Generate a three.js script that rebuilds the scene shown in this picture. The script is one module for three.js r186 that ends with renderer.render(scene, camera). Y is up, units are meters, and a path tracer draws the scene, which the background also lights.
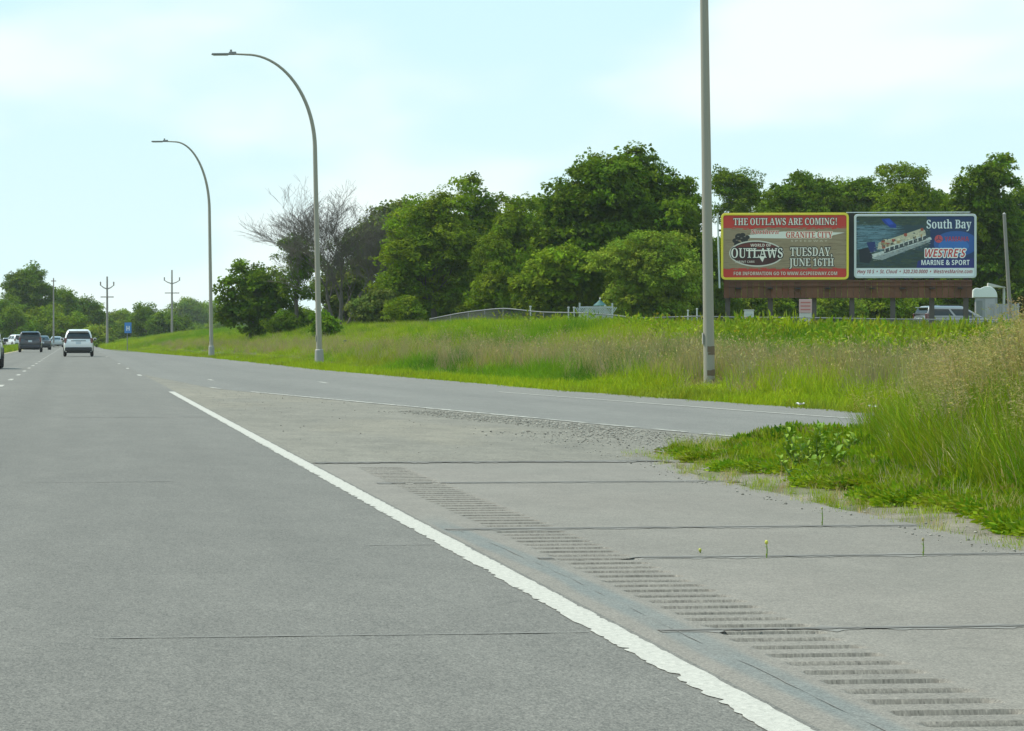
import * as THREE from 'three';
import { mergeGeometries, toCreasedNormals } from 'three/addons/utils/BufferGeometryUtils.js';
import { RoundedBoxGeometry } from 'three/addons/geometries/RoundedBoxGeometry.js';

// ------------------------------------------------------------------ camera, sky, sun, exposure
// World: x to the right of the highway, y up, the highway runs along -z. The eye is a car passenger's, 1.1 m up.
const W = 1024, H = 731, FOCAL = 3400, EYE = 1.1, VPX = 75, VPY = 339;
const scene = new THREE.Scene();
const camera = new THREE.PerspectiveCamera(2 * Math.atan(H / 2 / FOCAL) * 180 / Math.PI, W / H, 0.3, 9000);
const YAW = Math.atan((W / 2 - VPX) / FOCAL), PITCH = Math.atan((H / 2 - VPY) / FOCAL);
camera.position.set(0, EYE, 0);
camera.rotation.order = 'YXZ';
camera.rotation.set(-PITCH, -YAW, 0);
camera.updateMatrixWorld(true);
scene.add(camera);
const renderer = new THREE.WebGLRenderer({ antialias: true });
renderer.setSize(W, H);
renderer.toneMapping = THREE.LinearToneMapping;
renderer.toneMappingExposure = 1.05;
renderer.shadowMap.enabled = true;

// seeded random numbers and value noise
function rng(seed) { let a = seed >>> 0; return () => { a = (a + 0x6D2B79F5) >>> 0; let t = a; t = Math.imul(t ^ (t >>> 15), t | 1); t ^= t + Math.imul(t ^ (t >>> 7), t | 61); return ((t ^ (t >>> 14)) >>> 0) / 4294967296; }; }
function hash2(x, y) { let h = Math.imul(x, 374761393) + Math.imul(y, 668265263) | 0; h = Math.imul(h ^ (h >>> 13), 1274126177); return ((h ^ (h >>> 16)) >>> 0) / 4294967296; }
function noise2(x, y) {
  const xi = Math.floor(x), yi = Math.floor(y); let fx = x - xi, fy = y - yi;
  fx = fx * fx * (3 - 2 * fx); fy = fy * fy * (3 - 2 * fy);
  const a = hash2(xi, yi), b = hash2(xi + 1, yi), c = hash2(xi, yi + 1), d = hash2(xi + 1, yi + 1);
  return a + (b - a) * fx + (c - a) * fy + (a - b - c + d) * fx * fy;
}
function fbm(x, y, n = 4) { let s = 0, a = 0.5, t = 0; for (let i = 0; i < n; i++) { s += a * noise2(x, y); t += a; a *= 0.5; x = x * 2.03 + 17.3; y = y * 2.03 + 5.1; } return s / t; }
const clamp = (v, a = 0, b = 1) => Math.min(b, Math.max(a, v));
const sstep = (a, b, x) => { const t = clamp((x - a) / (b - a)); return t * t * (3 - 2 * t); };
const lerp = (a, b, t) => a + (b - a) * t;
function curve(table) { return (x) => { if (x <= table[0][0]) return table[0][1]; for (let i = 1; i < table.length; i++) if (x <= table[i][0]) return lerp(table[i - 1][1], table[i][1], (x - table[i - 1][0]) / (table[i][0] - table[i - 1][0])); return table[table.length - 1][1]; }; }

// hazy summer sky: pale cyan air with thin drawn-out cloud over the whole dome
{
  const SW = 3072, SH = 1536, data = new Float32Array(SW * SH * 4);
  const sun = new THREE.Vector3(-0.50, 0.84, -0.25).normalize();
  for (let j = 0; j < SH; j++) {
    const el = ((j + 0.5) / SH - 0.5) * Math.PI, y = Math.sin(el), ce = Math.cos(el);
    for (let i = 0; i < SW; i++) {
      const k = (j * SW + i) * 4, yy = Math.max(y, 0);
      const az = ((i + 0.5) / SW - 0.5) * 2 * Math.PI, dx = ce * Math.cos(az), dz = ce * Math.sin(az);
      const t = Math.pow(yy, 0.55);
      let r = lerp(0.85, 0.12, t), g = lerp(1.02, 0.64, t), b = lerp(0.99, 0.95, t);
      const q = 1 / (yy + 0.09), u = dx * q, v = dz * q;
      let c = fbm(u * 1.5 + 40, v * 0.7 + 7, 5) * 0.6 + fbm(u * 0.33 + 3, v * 0.24 + 90, 3) * 0.5;
      c = sstep(0.43, 0.60, c) * 0.92;
      r = lerp(r, 0.93, c); g = lerp(g, 1.03, c); b = lerp(b, 1.0, c);
      const cs = Math.max(0, dx * sun.x + y * sun.y + dz * sun.z), glow = 0.55 * Math.pow(cs, 24) + 0.18 * Math.pow(cs, 5);
      data[k] = r + glow; data[k + 1] = g + glow * 0.97; data[k + 2] = b + glow * 0.9; data[k + 3] = 1;
    }
  }
  const sky = new THREE.DataTexture(data, SW, SH, THREE.RGBAFormat, THREE.FloatType);
  sky.mapping = THREE.EquirectangularReflectionMapping;
  sky.magFilter = THREE.LinearFilter; sky.minFilter = THREE.LinearFilter;
  sky.needsUpdate = true;
  scene.background = sky; scene.environment = sky;
  const light = new THREE.DirectionalLight(new THREE.Color(1.0, 0.905, 0.75), 4.6);
  light.position.copy(sun).multiplyScalar(300).add(new THREE.Vector3(20, 0, -120));
  light.target.position.set(20, 0, -120);
  light.castShadow = true; light.shadow.radius = 4; light.shadow.mapSize.set(4096, 4096);
  const sc = light.shadow.camera; sc.left = -260; sc.right = 260; sc.top = 260; sc.bottom = -260; sc.near = 1; sc.far = 900;
  scene.add(light, light.target);
}
scene.fog = new THREE.FogExp2(new THREE.Color(0.84, 0.95, 1.0), 0.0001);

// ------------------------------------------------------------------ helpers
const toRay = (px, py) => new THREE.Vector3((px - W / 2) / FOCAL, -(py - H / 2) / FOCAL, -1).applyQuaternion(camera.quaternion);
const at = (px, py, D) => { const r = toRay(px, py); return r.multiplyScalar(D / -r.z).add(camera.position); };   // the point of that direction D metres down the road
const onRoad = (px, py, y = 0) => { const r = toRay(px, py); return r.multiplyScalar((y - EYE) / r.y).add(camera.position); };
const ppm = (D) => FOCAL / D;
const used = {};
function numbered(n) { used[n] = (used[n] ?? -1) + 1; return used[n] ? n + '_' + String(used[n]).padStart(3, '0') : n; }
function tag(o, label, category, group, kind) { o.userData.label = label; o.userData.category = category; if (group) o.userData.group = group; if (kind) o.userData.kind = kind; return o; }
function thing(name, label, category, pos = [0, 0, 0], turn = 0, group) { const o = new THREE.Group(); o.name = numbered(name); o.position.set(...pos); o.rotation.y = turn; scene.add(o); return tag(o, label, category, group); }
function mesh(name, geo, mat, parent = scene) { const m = new THREE.Mesh(geo, mat); m.name = parent === scene ? numbered(name) : name; m.castShadow = m.receiveShadow = true; parent.add(m); return m; }
function struct(name, geo, mat, label) { const m = mesh(name, geo, mat); m.userData.kind = 'structure'; m.userData.label = label; return m; }
const rgb = (r, g, b) => new THREE.Color(r, g, b);
const std = (c, roughness = 0.8, o = {}) => new THREE.MeshStandardMaterial({ color: c, roughness, ...o });
const V = (x, y, z) => new THREE.Vector3(x, y, z);
function box(w, h, d, x = 0, y = 0, z = 0, r = 0) { const g = r ? new RoundedBoxGeometry(w, h, d, 2, r) : new THREE.BoxGeometry(w, h, d); g.translate(x, y, z); return g; }
function plain(g) { const q = g.index ? g.toNonIndexed() : g; for (const k of Object.keys(q.attributes)) if (!['position', 'normal', 'uv'].includes(k)) q.deleteAttribute(k); return q; }
const merge = (list) => mergeGeometries(list.map(plain));
// tapered tube through points with radii
function taperTube(pts, radii, sides = 6) {
  const pos = [], idx = []; let up = V(0, 0, 1);
  for (let i = 0; i < pts.length; i++) {
    const t = (i < pts.length - 1 ? pts[i + 1].clone().sub(pts[i]) : pts[i].clone().sub(pts[i - 1])).normalize();
    if (Math.abs(t.dot(up)) > 0.95) up = V(1, 0, 0);
    const a = V(0, 0, 0).crossVectors(t, up).normalize(), b = V(0, 0, 0).crossVectors(t, a);
    for (let s = 0; s < sides; s++) { const q = s / sides * 2 * Math.PI, c = Math.cos(q) * radii[i], d = Math.sin(q) * radii[i]; pos.push(pts[i].x + a.x * c + b.x * d, pts[i].y + a.y * c + b.y * d, pts[i].z + a.z * c + b.z * d); }
    if (i) for (let s = 0; s < sides; s++) { const p = (i - 1) * sides + s, q = (i - 1) * sides + (s + 1) % sides; idx.push(p, p + sides, q, q, p + sides, q + sides); }
  }
  const n = pos.length / 3, e = pts[pts.length - 1]; pos.push(e.x, e.y, e.z);
  for (let s = 0; s < sides; s++) idx.push(n - sides + s, n, n - sides + (s + 1) % sides);
  const g = new THREE.BufferGeometry(); g.setAttribute('position', new THREE.Float32BufferAttribute(pos, 3)); g.setIndex(idx); g.computeVertexNormals();
  g.setAttribute('uv', new THREE.Float32BufferAttribute(new Float32Array(pos.length / 3 * 2), 2));
  return g;
}
// grey noise texture (values near 1) for fine grain; uv in metres / tile
function grainTexture(size, seed, fn) {
  const d = new Uint8Array(size * size * 4), R = rng(seed);
  for (let i = 0; i < size * size; i++) { const c = fn(i % size, Math.floor(i / size), R); d[i * 4] = c[0]; d[i * 4 + 1] = c[1]; d[i * 4 + 2] = c[2]; d[i * 4 + 3] = 255; }
  const t = new THREE.DataTexture(d, size, size); t.wrapS = t.wrapT = THREE.RepeatWrapping; t.magFilter = t.minFilter = THREE.LinearFilter; t.colorSpace = THREE.SRGBColorSpace; t.needsUpdate = true; return t;
}
// ------------------------------------------------------------------ layout of the pavement (x as a function of the distance D down the road)
const LINE_R = 1.985, LINE_L = -1.72, ROAD_L = -5.5, SHOULDER_R = 4.95;
const rampLine = curve([[-30, 19.5], [0, 13.2], [10, 11.3], [20, 9.6], [30, 8.25], [38, 7.3], [72, 3.49], [76, 3.1], [110, 2.0]]);
const rampEdgeLine = curve([[-30, 23.5], [0, 16.6], [20, 13.5], [38, 11.35], [50.5, 10.2], [69, 8.75], [100, 7.6], [150, 6.9]]);
const paveEdge = curve([[-30, 25.5], [0, 18.4], [20, 15.1], [38, 12.9], [50.5, 11.7], [72, 10.3], [120, 8.75], [197, 7.9], [267, 5.9], [374, 3.2], [1500, 3.2]]);
const plateau = curve([[8, 1.45], [14, 1.7], [19, 1.95], [22, 1.75], [25, 1.25], [28, 0.75], [32, 0.55], [45, 0.5], [60, 0.55], [120, 1.2]]);
function fieldHeight(x, D) {          // the verge and the field right of the ramp
  const e = x - paveEdge(D);
  if (e <= 0) return -0.03;
  const far = clamp((D - 25) / 140, 0.06, 1);
  const n = (fbm(x * 0.11, D * 0.06, 3) - 0.5) * 0.45 * sstep(2, 10, e);
  let h = plateau(x) * far * sstep(-2.5, 13, e) - plateau(x) * far * sstep(-2.5, 13, 0) * (1 - sstep(0, 6, e));
  h *= lerp(1, 0.8, sstep(300, 800, D));
  return -0.03 + Math.max(0, h + n * far) + 0.85 * sstep(182, 200, D) * sstep(25, 33, x);
}
function groundHeight(x, D) {
  if (x > paveEdge(D)) return fieldHeight(x, D);
  if (x < -15.5) return -0.03 + 0.25 * sstep(-15.5, -22, x);
  return -0.03;
}

// ------------------------------------------------------------------ ground: one sheet to the horizon
const soilTex = grainTexture(512, 5, (x, y, R) => { const n = 175 + 70 * R(); return [n, n, n]; });
const groundMat = new THREE.MeshStandardMaterial({ vertexColors: true, roughness: 1, map: soilTex });
{
  const xs = [], ds = [];
  for (let x = -3000; x < -60; x += Math.max(8, -x * 0.12)) xs.push(x);
  for (let x = -60; x < 6; x += 3) xs.push(x);
  for (let x = 6; x < 75; x += 0.8) xs.push(x);
  for (let x = 75; x < 3000; x += Math.max(3, x * 0.1)) xs.push(x);
  xs.push(3200);
  for (let d = -400; d < -40; d += 40) ds.push(d);
  for (let d = -40; d < 330; d += 2) ds.push(d);
  for (let d = 330; d < 6000; d += Math.max(6, (d - 300) * 0.12)) ds.push(d);
  const pos = [], col = [], uv = [], idx = [], n = xs.length;
  for (const d of ds) for (const x of xs) {
    pos.push(x, groundHeight(x, d), -d); uv.push(x / 1.3, d / 1.3);
    const k = fbm(x * 0.2, d * 0.1, 3);
    col.push(lerp(0.085, 0.15, k), lerp(0.12, 0.16, k), lerp(0.03, 0.055, k));
  }
  for (let j = 0; j < ds.length - 1; j++) for (let i = 0; i < n - 1; i++) { const a = j * n + i; idx.push(a, a + 1, a + n, a + 1, a + n + 1, a + n); }
  const g = new THREE.BufferGeometry(); g.setAttribute('position', new THREE.Float32BufferAttribute(pos, 3)); g.setAttribute('color', new THREE.Float32BufferAttribute(col, 3)); g.setAttribute('uv', new THREE.Float32BufferAttribute(uv, 2)); g.setIndex(idx); g.computeVertexNormals();
  struct('ground', g, groundMat, 'grassy rolling ground running to the horizon');
}

// ------------------------------------------------------------------ pavement
// stone and binder at three sizes: single chips, clusters of chips, blotches
function pavementTexture(seed, chip, cluster, blotch, warm) {
  const N = 1024, f = (x, y, n, k) => { const c = N / n, xi = Math.floor(x / c), yi = Math.floor(y / c), fx = x / c - xi, fy = y / c - yi, h = (i, j) => hash2(((i % n) + n) % n + k * 7919, ((j % n) + n) % n + seed * 31); const u = fx * fx * (3 - 2 * fx), v = fy * fy * (3 - 2 * fy); return lerp(lerp(h(xi, yi), h(xi + 1, yi), u), lerp(h(xi, yi + 1), h(xi + 1, yi + 1), u), v) - 0.5; };
  return grainTexture(N, seed, (x, y, R) => {
    const r = R(); let n = 198 + (R() - 0.5) * chip + f(x, y, 512, 1) * chip * 1.1 + f(x, y, 170, 2) * cluster + f(x, y, 40, 3) * blotch + f(x, y, 11, 4) * blotch; if (r < 0.012) n += 50; else if (r > 0.975) n -= 55;
    n = clamp(n, 60, 255); return [n, n * lerp(1, 0.985, warm), n * lerp(0.99, 0.95, warm)];
  });
}
const asphaltTex = pavementTexture(11, 64, 15, 9, 0), pebbleTex = pavementTexture(12, 84, 34, 18, 1);
const smoothTex = pavementTexture(13, 44, 10, 8, 0.3);
const shoulderMat = new THREE.MeshStandardMaterial({ vertexColors: true, map: smoothTex, roughness: 0.88 });
const asphaltMat = new THREE.MeshStandardMaterial({ vertexColors: true, map: asphaltTex, roughness: 0.86 });
const gravelPaveMat = new THREE.MeshStandardMaterial({ vertexColors: true, map: pebbleTex, roughness: 0.9 });
function strip(D0, D1, step, xl, xr, cols, heightFn, colorFn, tile, along = 3) {
  const ds = []; for (let d = D0; d < D1; d += step(d)) ds.push(d); ds.push(D1);
  const pos = [], col = [], uv = [], idx = [], n = cols + 1;
  for (const d of ds) { const a = xl(d), b = xr(d); for (let i = 0; i <= cols; i++) { const x = lerp(a, b, i / cols); pos.push(x, heightFn(x, d), -d); const c = colorFn(x, d); col.push(c[0], c[1], c[2]); uv.push(x / tile, d / (tile * along)); } }
  for (let j = 0; j < ds.length - 1; j++) for (let i = 0; i < cols; i++) { const a = j * n + i; idx.push(a, a + 1, a + n, a + 1, a + n + 1, a + n); }
  const g = new THREE.BufferGeometry(); g.setAttribute('position', new THREE.Float32BufferAttribute(pos, 3)); g.setAttribute('color', new THREE.Float32BufferAttribute(col, 3)); g.setAttribute('uv', new THREE.Float32BufferAttribute(uv, 2)); g.setIndex(idx); g.computeVertexNormals(); return g;
}
const bump1 = (x, c, w) => Math.exp(-(((x - c) / w) ** 2));
const growing = (d) => Math.max(0.35, Math.abs(d) * 0.012);
// wheel paths are polished darker, the strip between them carries old oil drips
function laneTone(x, D) {
  const slab = 0.035 * (hash2(Math.floor((D + 1.2) / 13.7), x < LINE_L ? 2 : 5) - 0.5);
  let k = 0.95 + slab + 0.1 * (fbm(x * 5.5, D * 0.05 + 4, 3) - 0.5) + 0.16 * (fbm(x * 0.9, D * 0.16, 4) - 0.5) + 0.12 * (fbm(x * 4.1 + 9, D * 1.3, 3) - 0.5);
  for (const c of [0.13, -3.6]) k -= 0.085 * bump1(x, c - 0.85, 0.34) + 0.085 * bump1(x, c + 0.85, 0.34) + 0.05 * bump1(x, c, 0.3) * (0.6 + 0.8 * fbm(x * 3, D * 0.4, 2));
  return k;
}
const road = struct('highway', strip(-30, 1400, growing, () => ROAD_L, () => LINE_R + 0.09, 46, () => 0.004, (x, D) => { const k = laneTone(x, D) * (D > 74 ? 1.04 : 1); return [0.226 * k, 0.216 * k, 0.198 * k]; }, 2.6), asphaltMat, 'grey highway lanes');
road.userData.label = 'grey asphalt highway lanes running to the far trees';

// paved shoulder with milled rumble grooves
const RUM0 = 2.40, RUM1 = 2.78, RUM_D0 = 6, RUM_D1 = 29.2, RUM_STEP = 0.305;
const joints = [25.8, 19.5, 16.85, 12.62, 8.4];
function shoulderHeight(x, D) {
  let h = 0;
  if (D > RUM_D0 && D < RUM_D1 && joints.every((j) => Math.abs(Math.round(D / RUM_STEP) * RUM_STEP - j - 0.015) > 0.09)) {
    const k = Math.round(D / RUM_STEP), c = k * RUM_STEP, jit = 0.02 * (hash2(k, 7) - 0.5);
    const across = sstep(RUM0 - 0.012 + jit, RUM0 + 0.02 + jit, x) * (1 - sstep(RUM1 - 0.02 + jit, RUM1 + 0.012 + jit, x));
    const t = Math.abs(D - c) / 0.064, rough = 0.75 + 0.4 * noise2(x * 15, k * 3.7);
    if (t < 1) h -= 0.042 * (1 - t ** 6) * across * rough;
  }
  return h;
}
const blueStain = (x, D) => {
  const c = 2.245 + 0.05 * (fbm(D * 0.5, 3, 2) - 0.5) - 0.06 * sstep(16, 20, D), w = 0.06 + 0.035 * fbm(D * 0.9, 8, 3);
  let s = (1 - sstep(w * 0.55, w * 1.25, Math.abs(x - c))) * sstep(21.5, 19.0, D) * (0.55 + 0.6 * fbm(x * 9, D * 2.2, 3));
  if (Math.abs(D - 19.4) < 0.5) s += 0.3 * (1 - sstep(0.1, 0.5, Math.abs(D - 19.4))) * (1 - sstep(2.2, 2.75, x)) * fbm(x * 7, D * 3, 2);
  return clamp(s);
};
{
  const shoulderTone = (x, D) => {
    let k = 0.98 + 0.18 * (fbm(x * 0.8, D * 0.22, 4) - 0.5) + 0.14 * (fbm(x * 5 + 3, D * 1.6, 3) - 0.5);
    const s = blueStain(x, D) * 0.62, streak = 0.05 * (fbm(x * 1.1 + D * 0.06, D * 0.05, 3) - 0.5);
    k += streak;
    const warm = 1 + 0.03 * (fbm(x * 1.6, D * 0.4 + 60, 2));
    let c = [0.302 * k * warm, 0.286 * k, 0.26 * k];
    c = [lerp(c[0], 0.185, s), lerp(c[1], 0.235, s), lerp(c[2], 0.252, s)];
    return c;
  };
  const sh = struct('shoulder', strip(7.5, 30.2, () => 0.0155, () => LINE_R - 0.02, (D) => 2.95, 62, shoulderHeight, shoulderTone, 3.2, 1.5), shoulderMat, 'paved shoulder strip with milled rumble grooves beside the white edge line');
  const edge = (D) => SHOULDER_R + 0.12 * (fbm(D * 1.1, 2, 3) - 0.5) + 0.25 * sstep(26, 31, D);
  struct('shoulder', strip(7.5, 30.2, () => 0.2, () => 2.95, edge, 34, () => 0, shoulderTone, 3.2, 1.5), shoulderMat, 'smooth outer half of the paved shoulder with dark sealed joints');
  struct('shoulder', strip(-30, 7.5, () => 0.5, () => LINE_R - 0.02, edge, 20, () => 0, shoulderTone, 3.2, 1.5), shoulderMat, 'paved shoulder continuing back behind the rumble grooves');
  // sealed joints and cracks: narrow tar bands
  const tar = std(rgb(0.125, 0.12, 0.112), 0.9), oldTar = std(rgb(0.185, 0.178, 0.165), 0.95);
  const tarThin = std(rgb(0.165, 0.16, 0.15), 0.9);
  const crack = (x0, x1, D, w, seed, name, parent, mat, y, skew = 0.0) => {
    const pos = [], idx = [], n = Math.ceil((x1 - x0) / 0.035);
    for (let i = 0; i <= n; i++) {
      const x = lerp(x0, x1, i / n), d = D + skew * (x - x0) + 0.05 * (fbm(x * 2.2, D, 3) - 0.5), h = w * (0.35 + 1.1 * fbm(x * 6, seed + 9, 3)) * (0.6 + 0.8 * hash2(i, seed)) * (parent === sh ? 1 : sstep(0.36, 0.56, fbm(x * 1.7, seed + 70, 3)));
      const yy = y + (parent === sh ? Math.min(shoulderHeight(x, d - h / 2), shoulderHeight(x, d + h / 2)) : 0); pos.push(x, yy, -(d - h / 2), x, yy, -(d + h / 2)); if (i) { const a = i * 2 - 2; idx.push(a, a + 2, a + 1, a + 1, a + 2, a + 3); }
    }
    const g = new THREE.BufferGeometry(); g.setAttribute('position', new THREE.Float32BufferAttribute(pos, 3)); g.setIndex(idx); g.computeVertexNormals();
    return mesh(name, g, mat, parent);
  };
  [[2.28, 5.1, 25.8, 0.17], [2.12, 4.95, 19.5, 0.12], [2.3, 4.95, 16.85, 0.11], [2.18, 4.95, 12.62, 0.085], [2.1, 4.95, 8.4, 0.05], [2.1, 5.3, 30.05, 0.2]].forEach(([x0, x1, D, w], i) => {
    const y = D > 30 ? 0.006 : 0.002; crack(x0, x1, D, w * 1.9, i + 1, 'joint_seal', sh, oldTar, y, 0.03); crack(x0, x1, D, w * 0.8, i + 41, 'joint_seal', sh, tar, y + 0.0025, 0.03);
  });
  crack(-1.7, 1.9, 26.2, 0.05, 7, 'joint_crack', road, tarThin, 0.008, 0.01);
  crack(-1.7, 1.9, 12.5, 0.026, 8, 'joint_crack', road, tarThin, 0.008, 0.01);
  crack(1.55, 1.9, 18.0, 0.03, 9, 'joint_crack', road, tarThin, 0.008, 0.0);
  crack(-1.7, 1.9, 48, 0.1, 10, 'joint_crack', road, tarThin, 0.008, 0.0);
  // hairline crack that follows the blue stain
  const pos = [], idx = []; let i = 0;
  for (let D = 9; D < 20; D += 0.06, i++) { const c = 2.25 + 0.035 * (fbm(D * 1.7, 40, 3) - 0.5) - 0.06 * sstep(16, 20, D), w = 0.0032 * Math.max(0, 1.7 * noise2(D * 3.1, 3) - 0.45); pos.push(c - w, 0.003, -D, c + w, 0.003, -D); if (i) { const a = i * 2 - 2; idx.push(a, a + 1, a + 2, a + 1, a + 3, a + 2); } }
  const g = new THREE.BufferGeometry(); g.setAttribute('position', new THREE.Float32BufferAttribute(pos, 3)); g.setIndex(idx); g.computeVertexNormals(); mesh('hairline_crack', g, tarThin, sh);
}
// gore pavement between the highway and the ramp, and the ramp itself
struct('gore_pavement', strip(30, 112, (d) => d < 50 ? 0.3 : 0.8, () => LINE_R - 0.03, (D) => Math.max(rampLine(D) + 0.1, 2.2), 30, () => 0, (x, D) => {
  let k = 0.97 + 0.28 * (fbm(x * 0.7, D * 0.2, 4) - 0.5) + 0.2 * (fbm(x * 4, D * 1.1, 3) - 0.5);
  const dust = sstep(0.42, 0.62, fbm(x * 0.5 + 20, D * 0.12, 3)) * 0.5; return [lerp(0.275, 0.32, dust) * k, lerp(0.266, 0.30, dust) * k, lerp(0.238, 0.25, dust) * k];
}, 1.9), gravelPaveMat, 'rough tan grey gore pavement between the highway and the ramp');
struct('entrance_ramp', strip(-30, 1400, growing, (D) => D < 36 ? rampLine(D) - 0.45 + 0.25 * (fbm(D * 0.8, 5, 3) - 0.5) : Math.max(LINE_R - 0.03, rampLine(D) - 0.06), (D) => Math.max(paveEdge(D) + 0.2 * (fbm(D * 0.5, 9, 3) - 0.5), 2.6), 34, () => 0.002, (x, D) => {
  const u = (x - rampLine(D)) / (rampEdgeLine(D) - rampLine(D));
  let k = 1 + 0.2 * (fbm(x * 0.8, D * 0.08, 4) - 0.5) + 0.1 * (fbm(x * 3, D * 0.6, 3) - 0.5) - 0.07 * bump1(u, 0.28, 0.1) - 0.07 * bump1(u, 0.72, 0.1);
  const sh = sstep(1.03, 1.1, u) * 0.5; return [lerp(0.242, 0.27, sh) * k, lerp(0.236, 0.258, sh) * k, lerp(0.222, 0.235, sh) * k];
}, 2.6), asphaltMat, 'grey asphalt entrance ramp merging from the right');
struct('opposite_carriageway', strip(20, 1400, growing, () => -15, () => -7.4, 12, () => 0, () => [0.22, 0.225, 0.215], 2.6), asphaltMat, 'grey opposite carriageway across the grass median');

// painted markings, with chipped edges
const paintTex = grainTexture(512, 21, (x, y, R) => { let n = 228 + (R() - 0.5) * 26 + 40 * (fbm(x * 0.07, y * 0.035, 3) - 0.5); if (fbm(x * 0.22 + 9, y * 0.1, 3) > 0.68) n -= 50 * R(); if (R() < 0.03) n = 135 + 60 * R(); return [n, n, n * 0.985]; });
const paint = new THREE.MeshStandardMaterial({ color: rgb(0.515, 0.5, 0.47), roughness: 0.8, map: paintTex });
const wornPaint = new THREE.MeshStandardMaterial({ color: rgb(0.41, 0.40, 0.375), roughness: 0.8, map: paintTex });
function marking(name, xc, D0, D1, width, step, rag, seed, mat, parent) {
  const pos = [], uv = [], idx = []; let i = 0;
  for (let D = D0; D <= D1 + 1e-6; D += step, i++) {
    const k = Math.floor(D / 0.06), chip = hash2(k, seed) ** 7 * 1.6, chip2 = hash2(k, seed + 5) ** 9;
    const l = xc(D) - width / 2 + rag * (1.5 * noise2(D * 15, seed) ** 3 * (0.3 + 1.2 * fbm(D * 0.35, seed, 2)) + 0.7 * (noise2(D * 6, seed) - 0.5)), r = xc(D) + width / 2 - rag * (0.5 * chip2 + 0.5 * (noise2(D * 6, seed + 8) - 0.5));
    const y = 0.007; for (const t of [0, 0.5, 1]) { const x = lerp(l, r, t); pos.push(x, y + (t === 0.5 ? 0.001 : 0), -D); uv.push(x / 0.7, D / 0.7); }
    if (i) { const a = i * 3 - 3; idx.push(a, a + 1, a + 3, a + 1, a + 4, a + 3, a + 1, a + 2, a + 4, a + 2, a + 5, a + 4); }
  }
  const g = new THREE.BufferGeometry(); g.setAttribute('position', new THREE.Float32BufferAttribute(pos, 3)); g.setAttribute('uv', new THREE.Float32BufferAttribute(uv, 2)); g.setIndex(idx); g.computeVertexNormals();
  return mesh(name, g, mat, parent);
}
marking('edge_line', () => LINE_R, 2, 71, 0.132, 0.022, 0.02, 1, paint, road);
{ // the ramp's left line, broken up towards the gravel
  let D = 37.6, k = 0; const R = rng(8);
  while (D < 70.5) { const len = D < 46 ? 1.0 + 1.6 * R() : 3 + 9 * R(); marking('gore_line', rampLine, D, Math.min(71, D + len), 0.12, 0.12, 0.055, 20 + k++, D < 46 ? wornPaint : paint, road); D += len + (D < 46 ? 0.25 + 0.5 * R() : 0.12); }
}
marking('edge_line', rampEdgeLine, 44, 70, 0.12, 0.15, 0.03, 60, wornPaint, road);
marking('edge_line', rampEdgeLine, 20, 43.2, 0.12, 0.15, 0.05, 61, wornPaint, road);
for (let D = 102, k = 0; D < 330; D += k++ < 2 ? 24 : 60) marking('lane_dash', () => LINE_R - 0.05, D, D + 3.2, 0.125, 0.2, 0.03, 80 + k, paint, road);
marking('lane_dash', rampLine, 75, 77.6, 0.12, 0.15, 0.03, 77, wornPaint, road);
marking('lane_dash', (D) => 6.2, 84, 87, 0.12, 0.15, 0.03, 78, wornPaint, road);
marking('lane_dash', (D) => 3.6, 90, 93, 0.11, 0.15, 0.04, 79, wornPaint, road);
for (let D = 18, k = 0; D < 520; D += 12.2, k++) marking('lane_dash', () => LINE_L, D, D + 3.0, 0.125, 0.2, 0.03, 120 + k, paint, road);
marking('median_edge_line', () => ROAD_L + 0.25, 40, 700, 0.11, 0.6, 0.03, 300, std(rgb(0.62, 0.5, 0.16), 0.75), road);
// ------------------------------------------------------------------ soil of the gore and the ragged gravel at the pavement edge
const goreLeft = (D) => SHOULDER_R - 0.1 + 0.25 * sstep(26, 31, D), goreRight = (D) => rampLine(D) - 0.3;
const goreHeight = (x, D) => { const m = Math.min(x - goreLeft(D), goreRight(D) - x, (32.6 - D) * 0.6); return -0.02 + 0.016 * sstep(0.05, 0.3, m) + 0.10 * sstep(0.25, 1.6, m) + 0.03 * (fbm(x * 3, D * 2, 3) - 0.5) * sstep(0.05, 0.4, m); };
struct('gore_soil', strip(6, 33.2, () => 0.12, (D) => goreLeft(D) - 0.05 * noise2(D * 9, 4), (D) => Math.max(goreRight(D), goreLeft(D) + 0.15), 40, (x, D) => 0.003 + goreHeight(x, D), (x, D) => {
  const k = 0.75 + 0.6 * fbm(x * 5, D * 3, 4), g = sstep(0.5, 0.7, fbm(x * 1.5, D * 0.8 + 30, 3)); return [lerp(0.27, 0.17, g) * k, lerp(0.25, 0.18, g) * k, lerp(0.205, 0.08, g) * k];
}, 0.9), new THREE.MeshStandardMaterial({ vertexColors: true, map: pebbleTex, roughness: 1 }), 'dusty gravel soil of the gore beside the shoulder');

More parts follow.
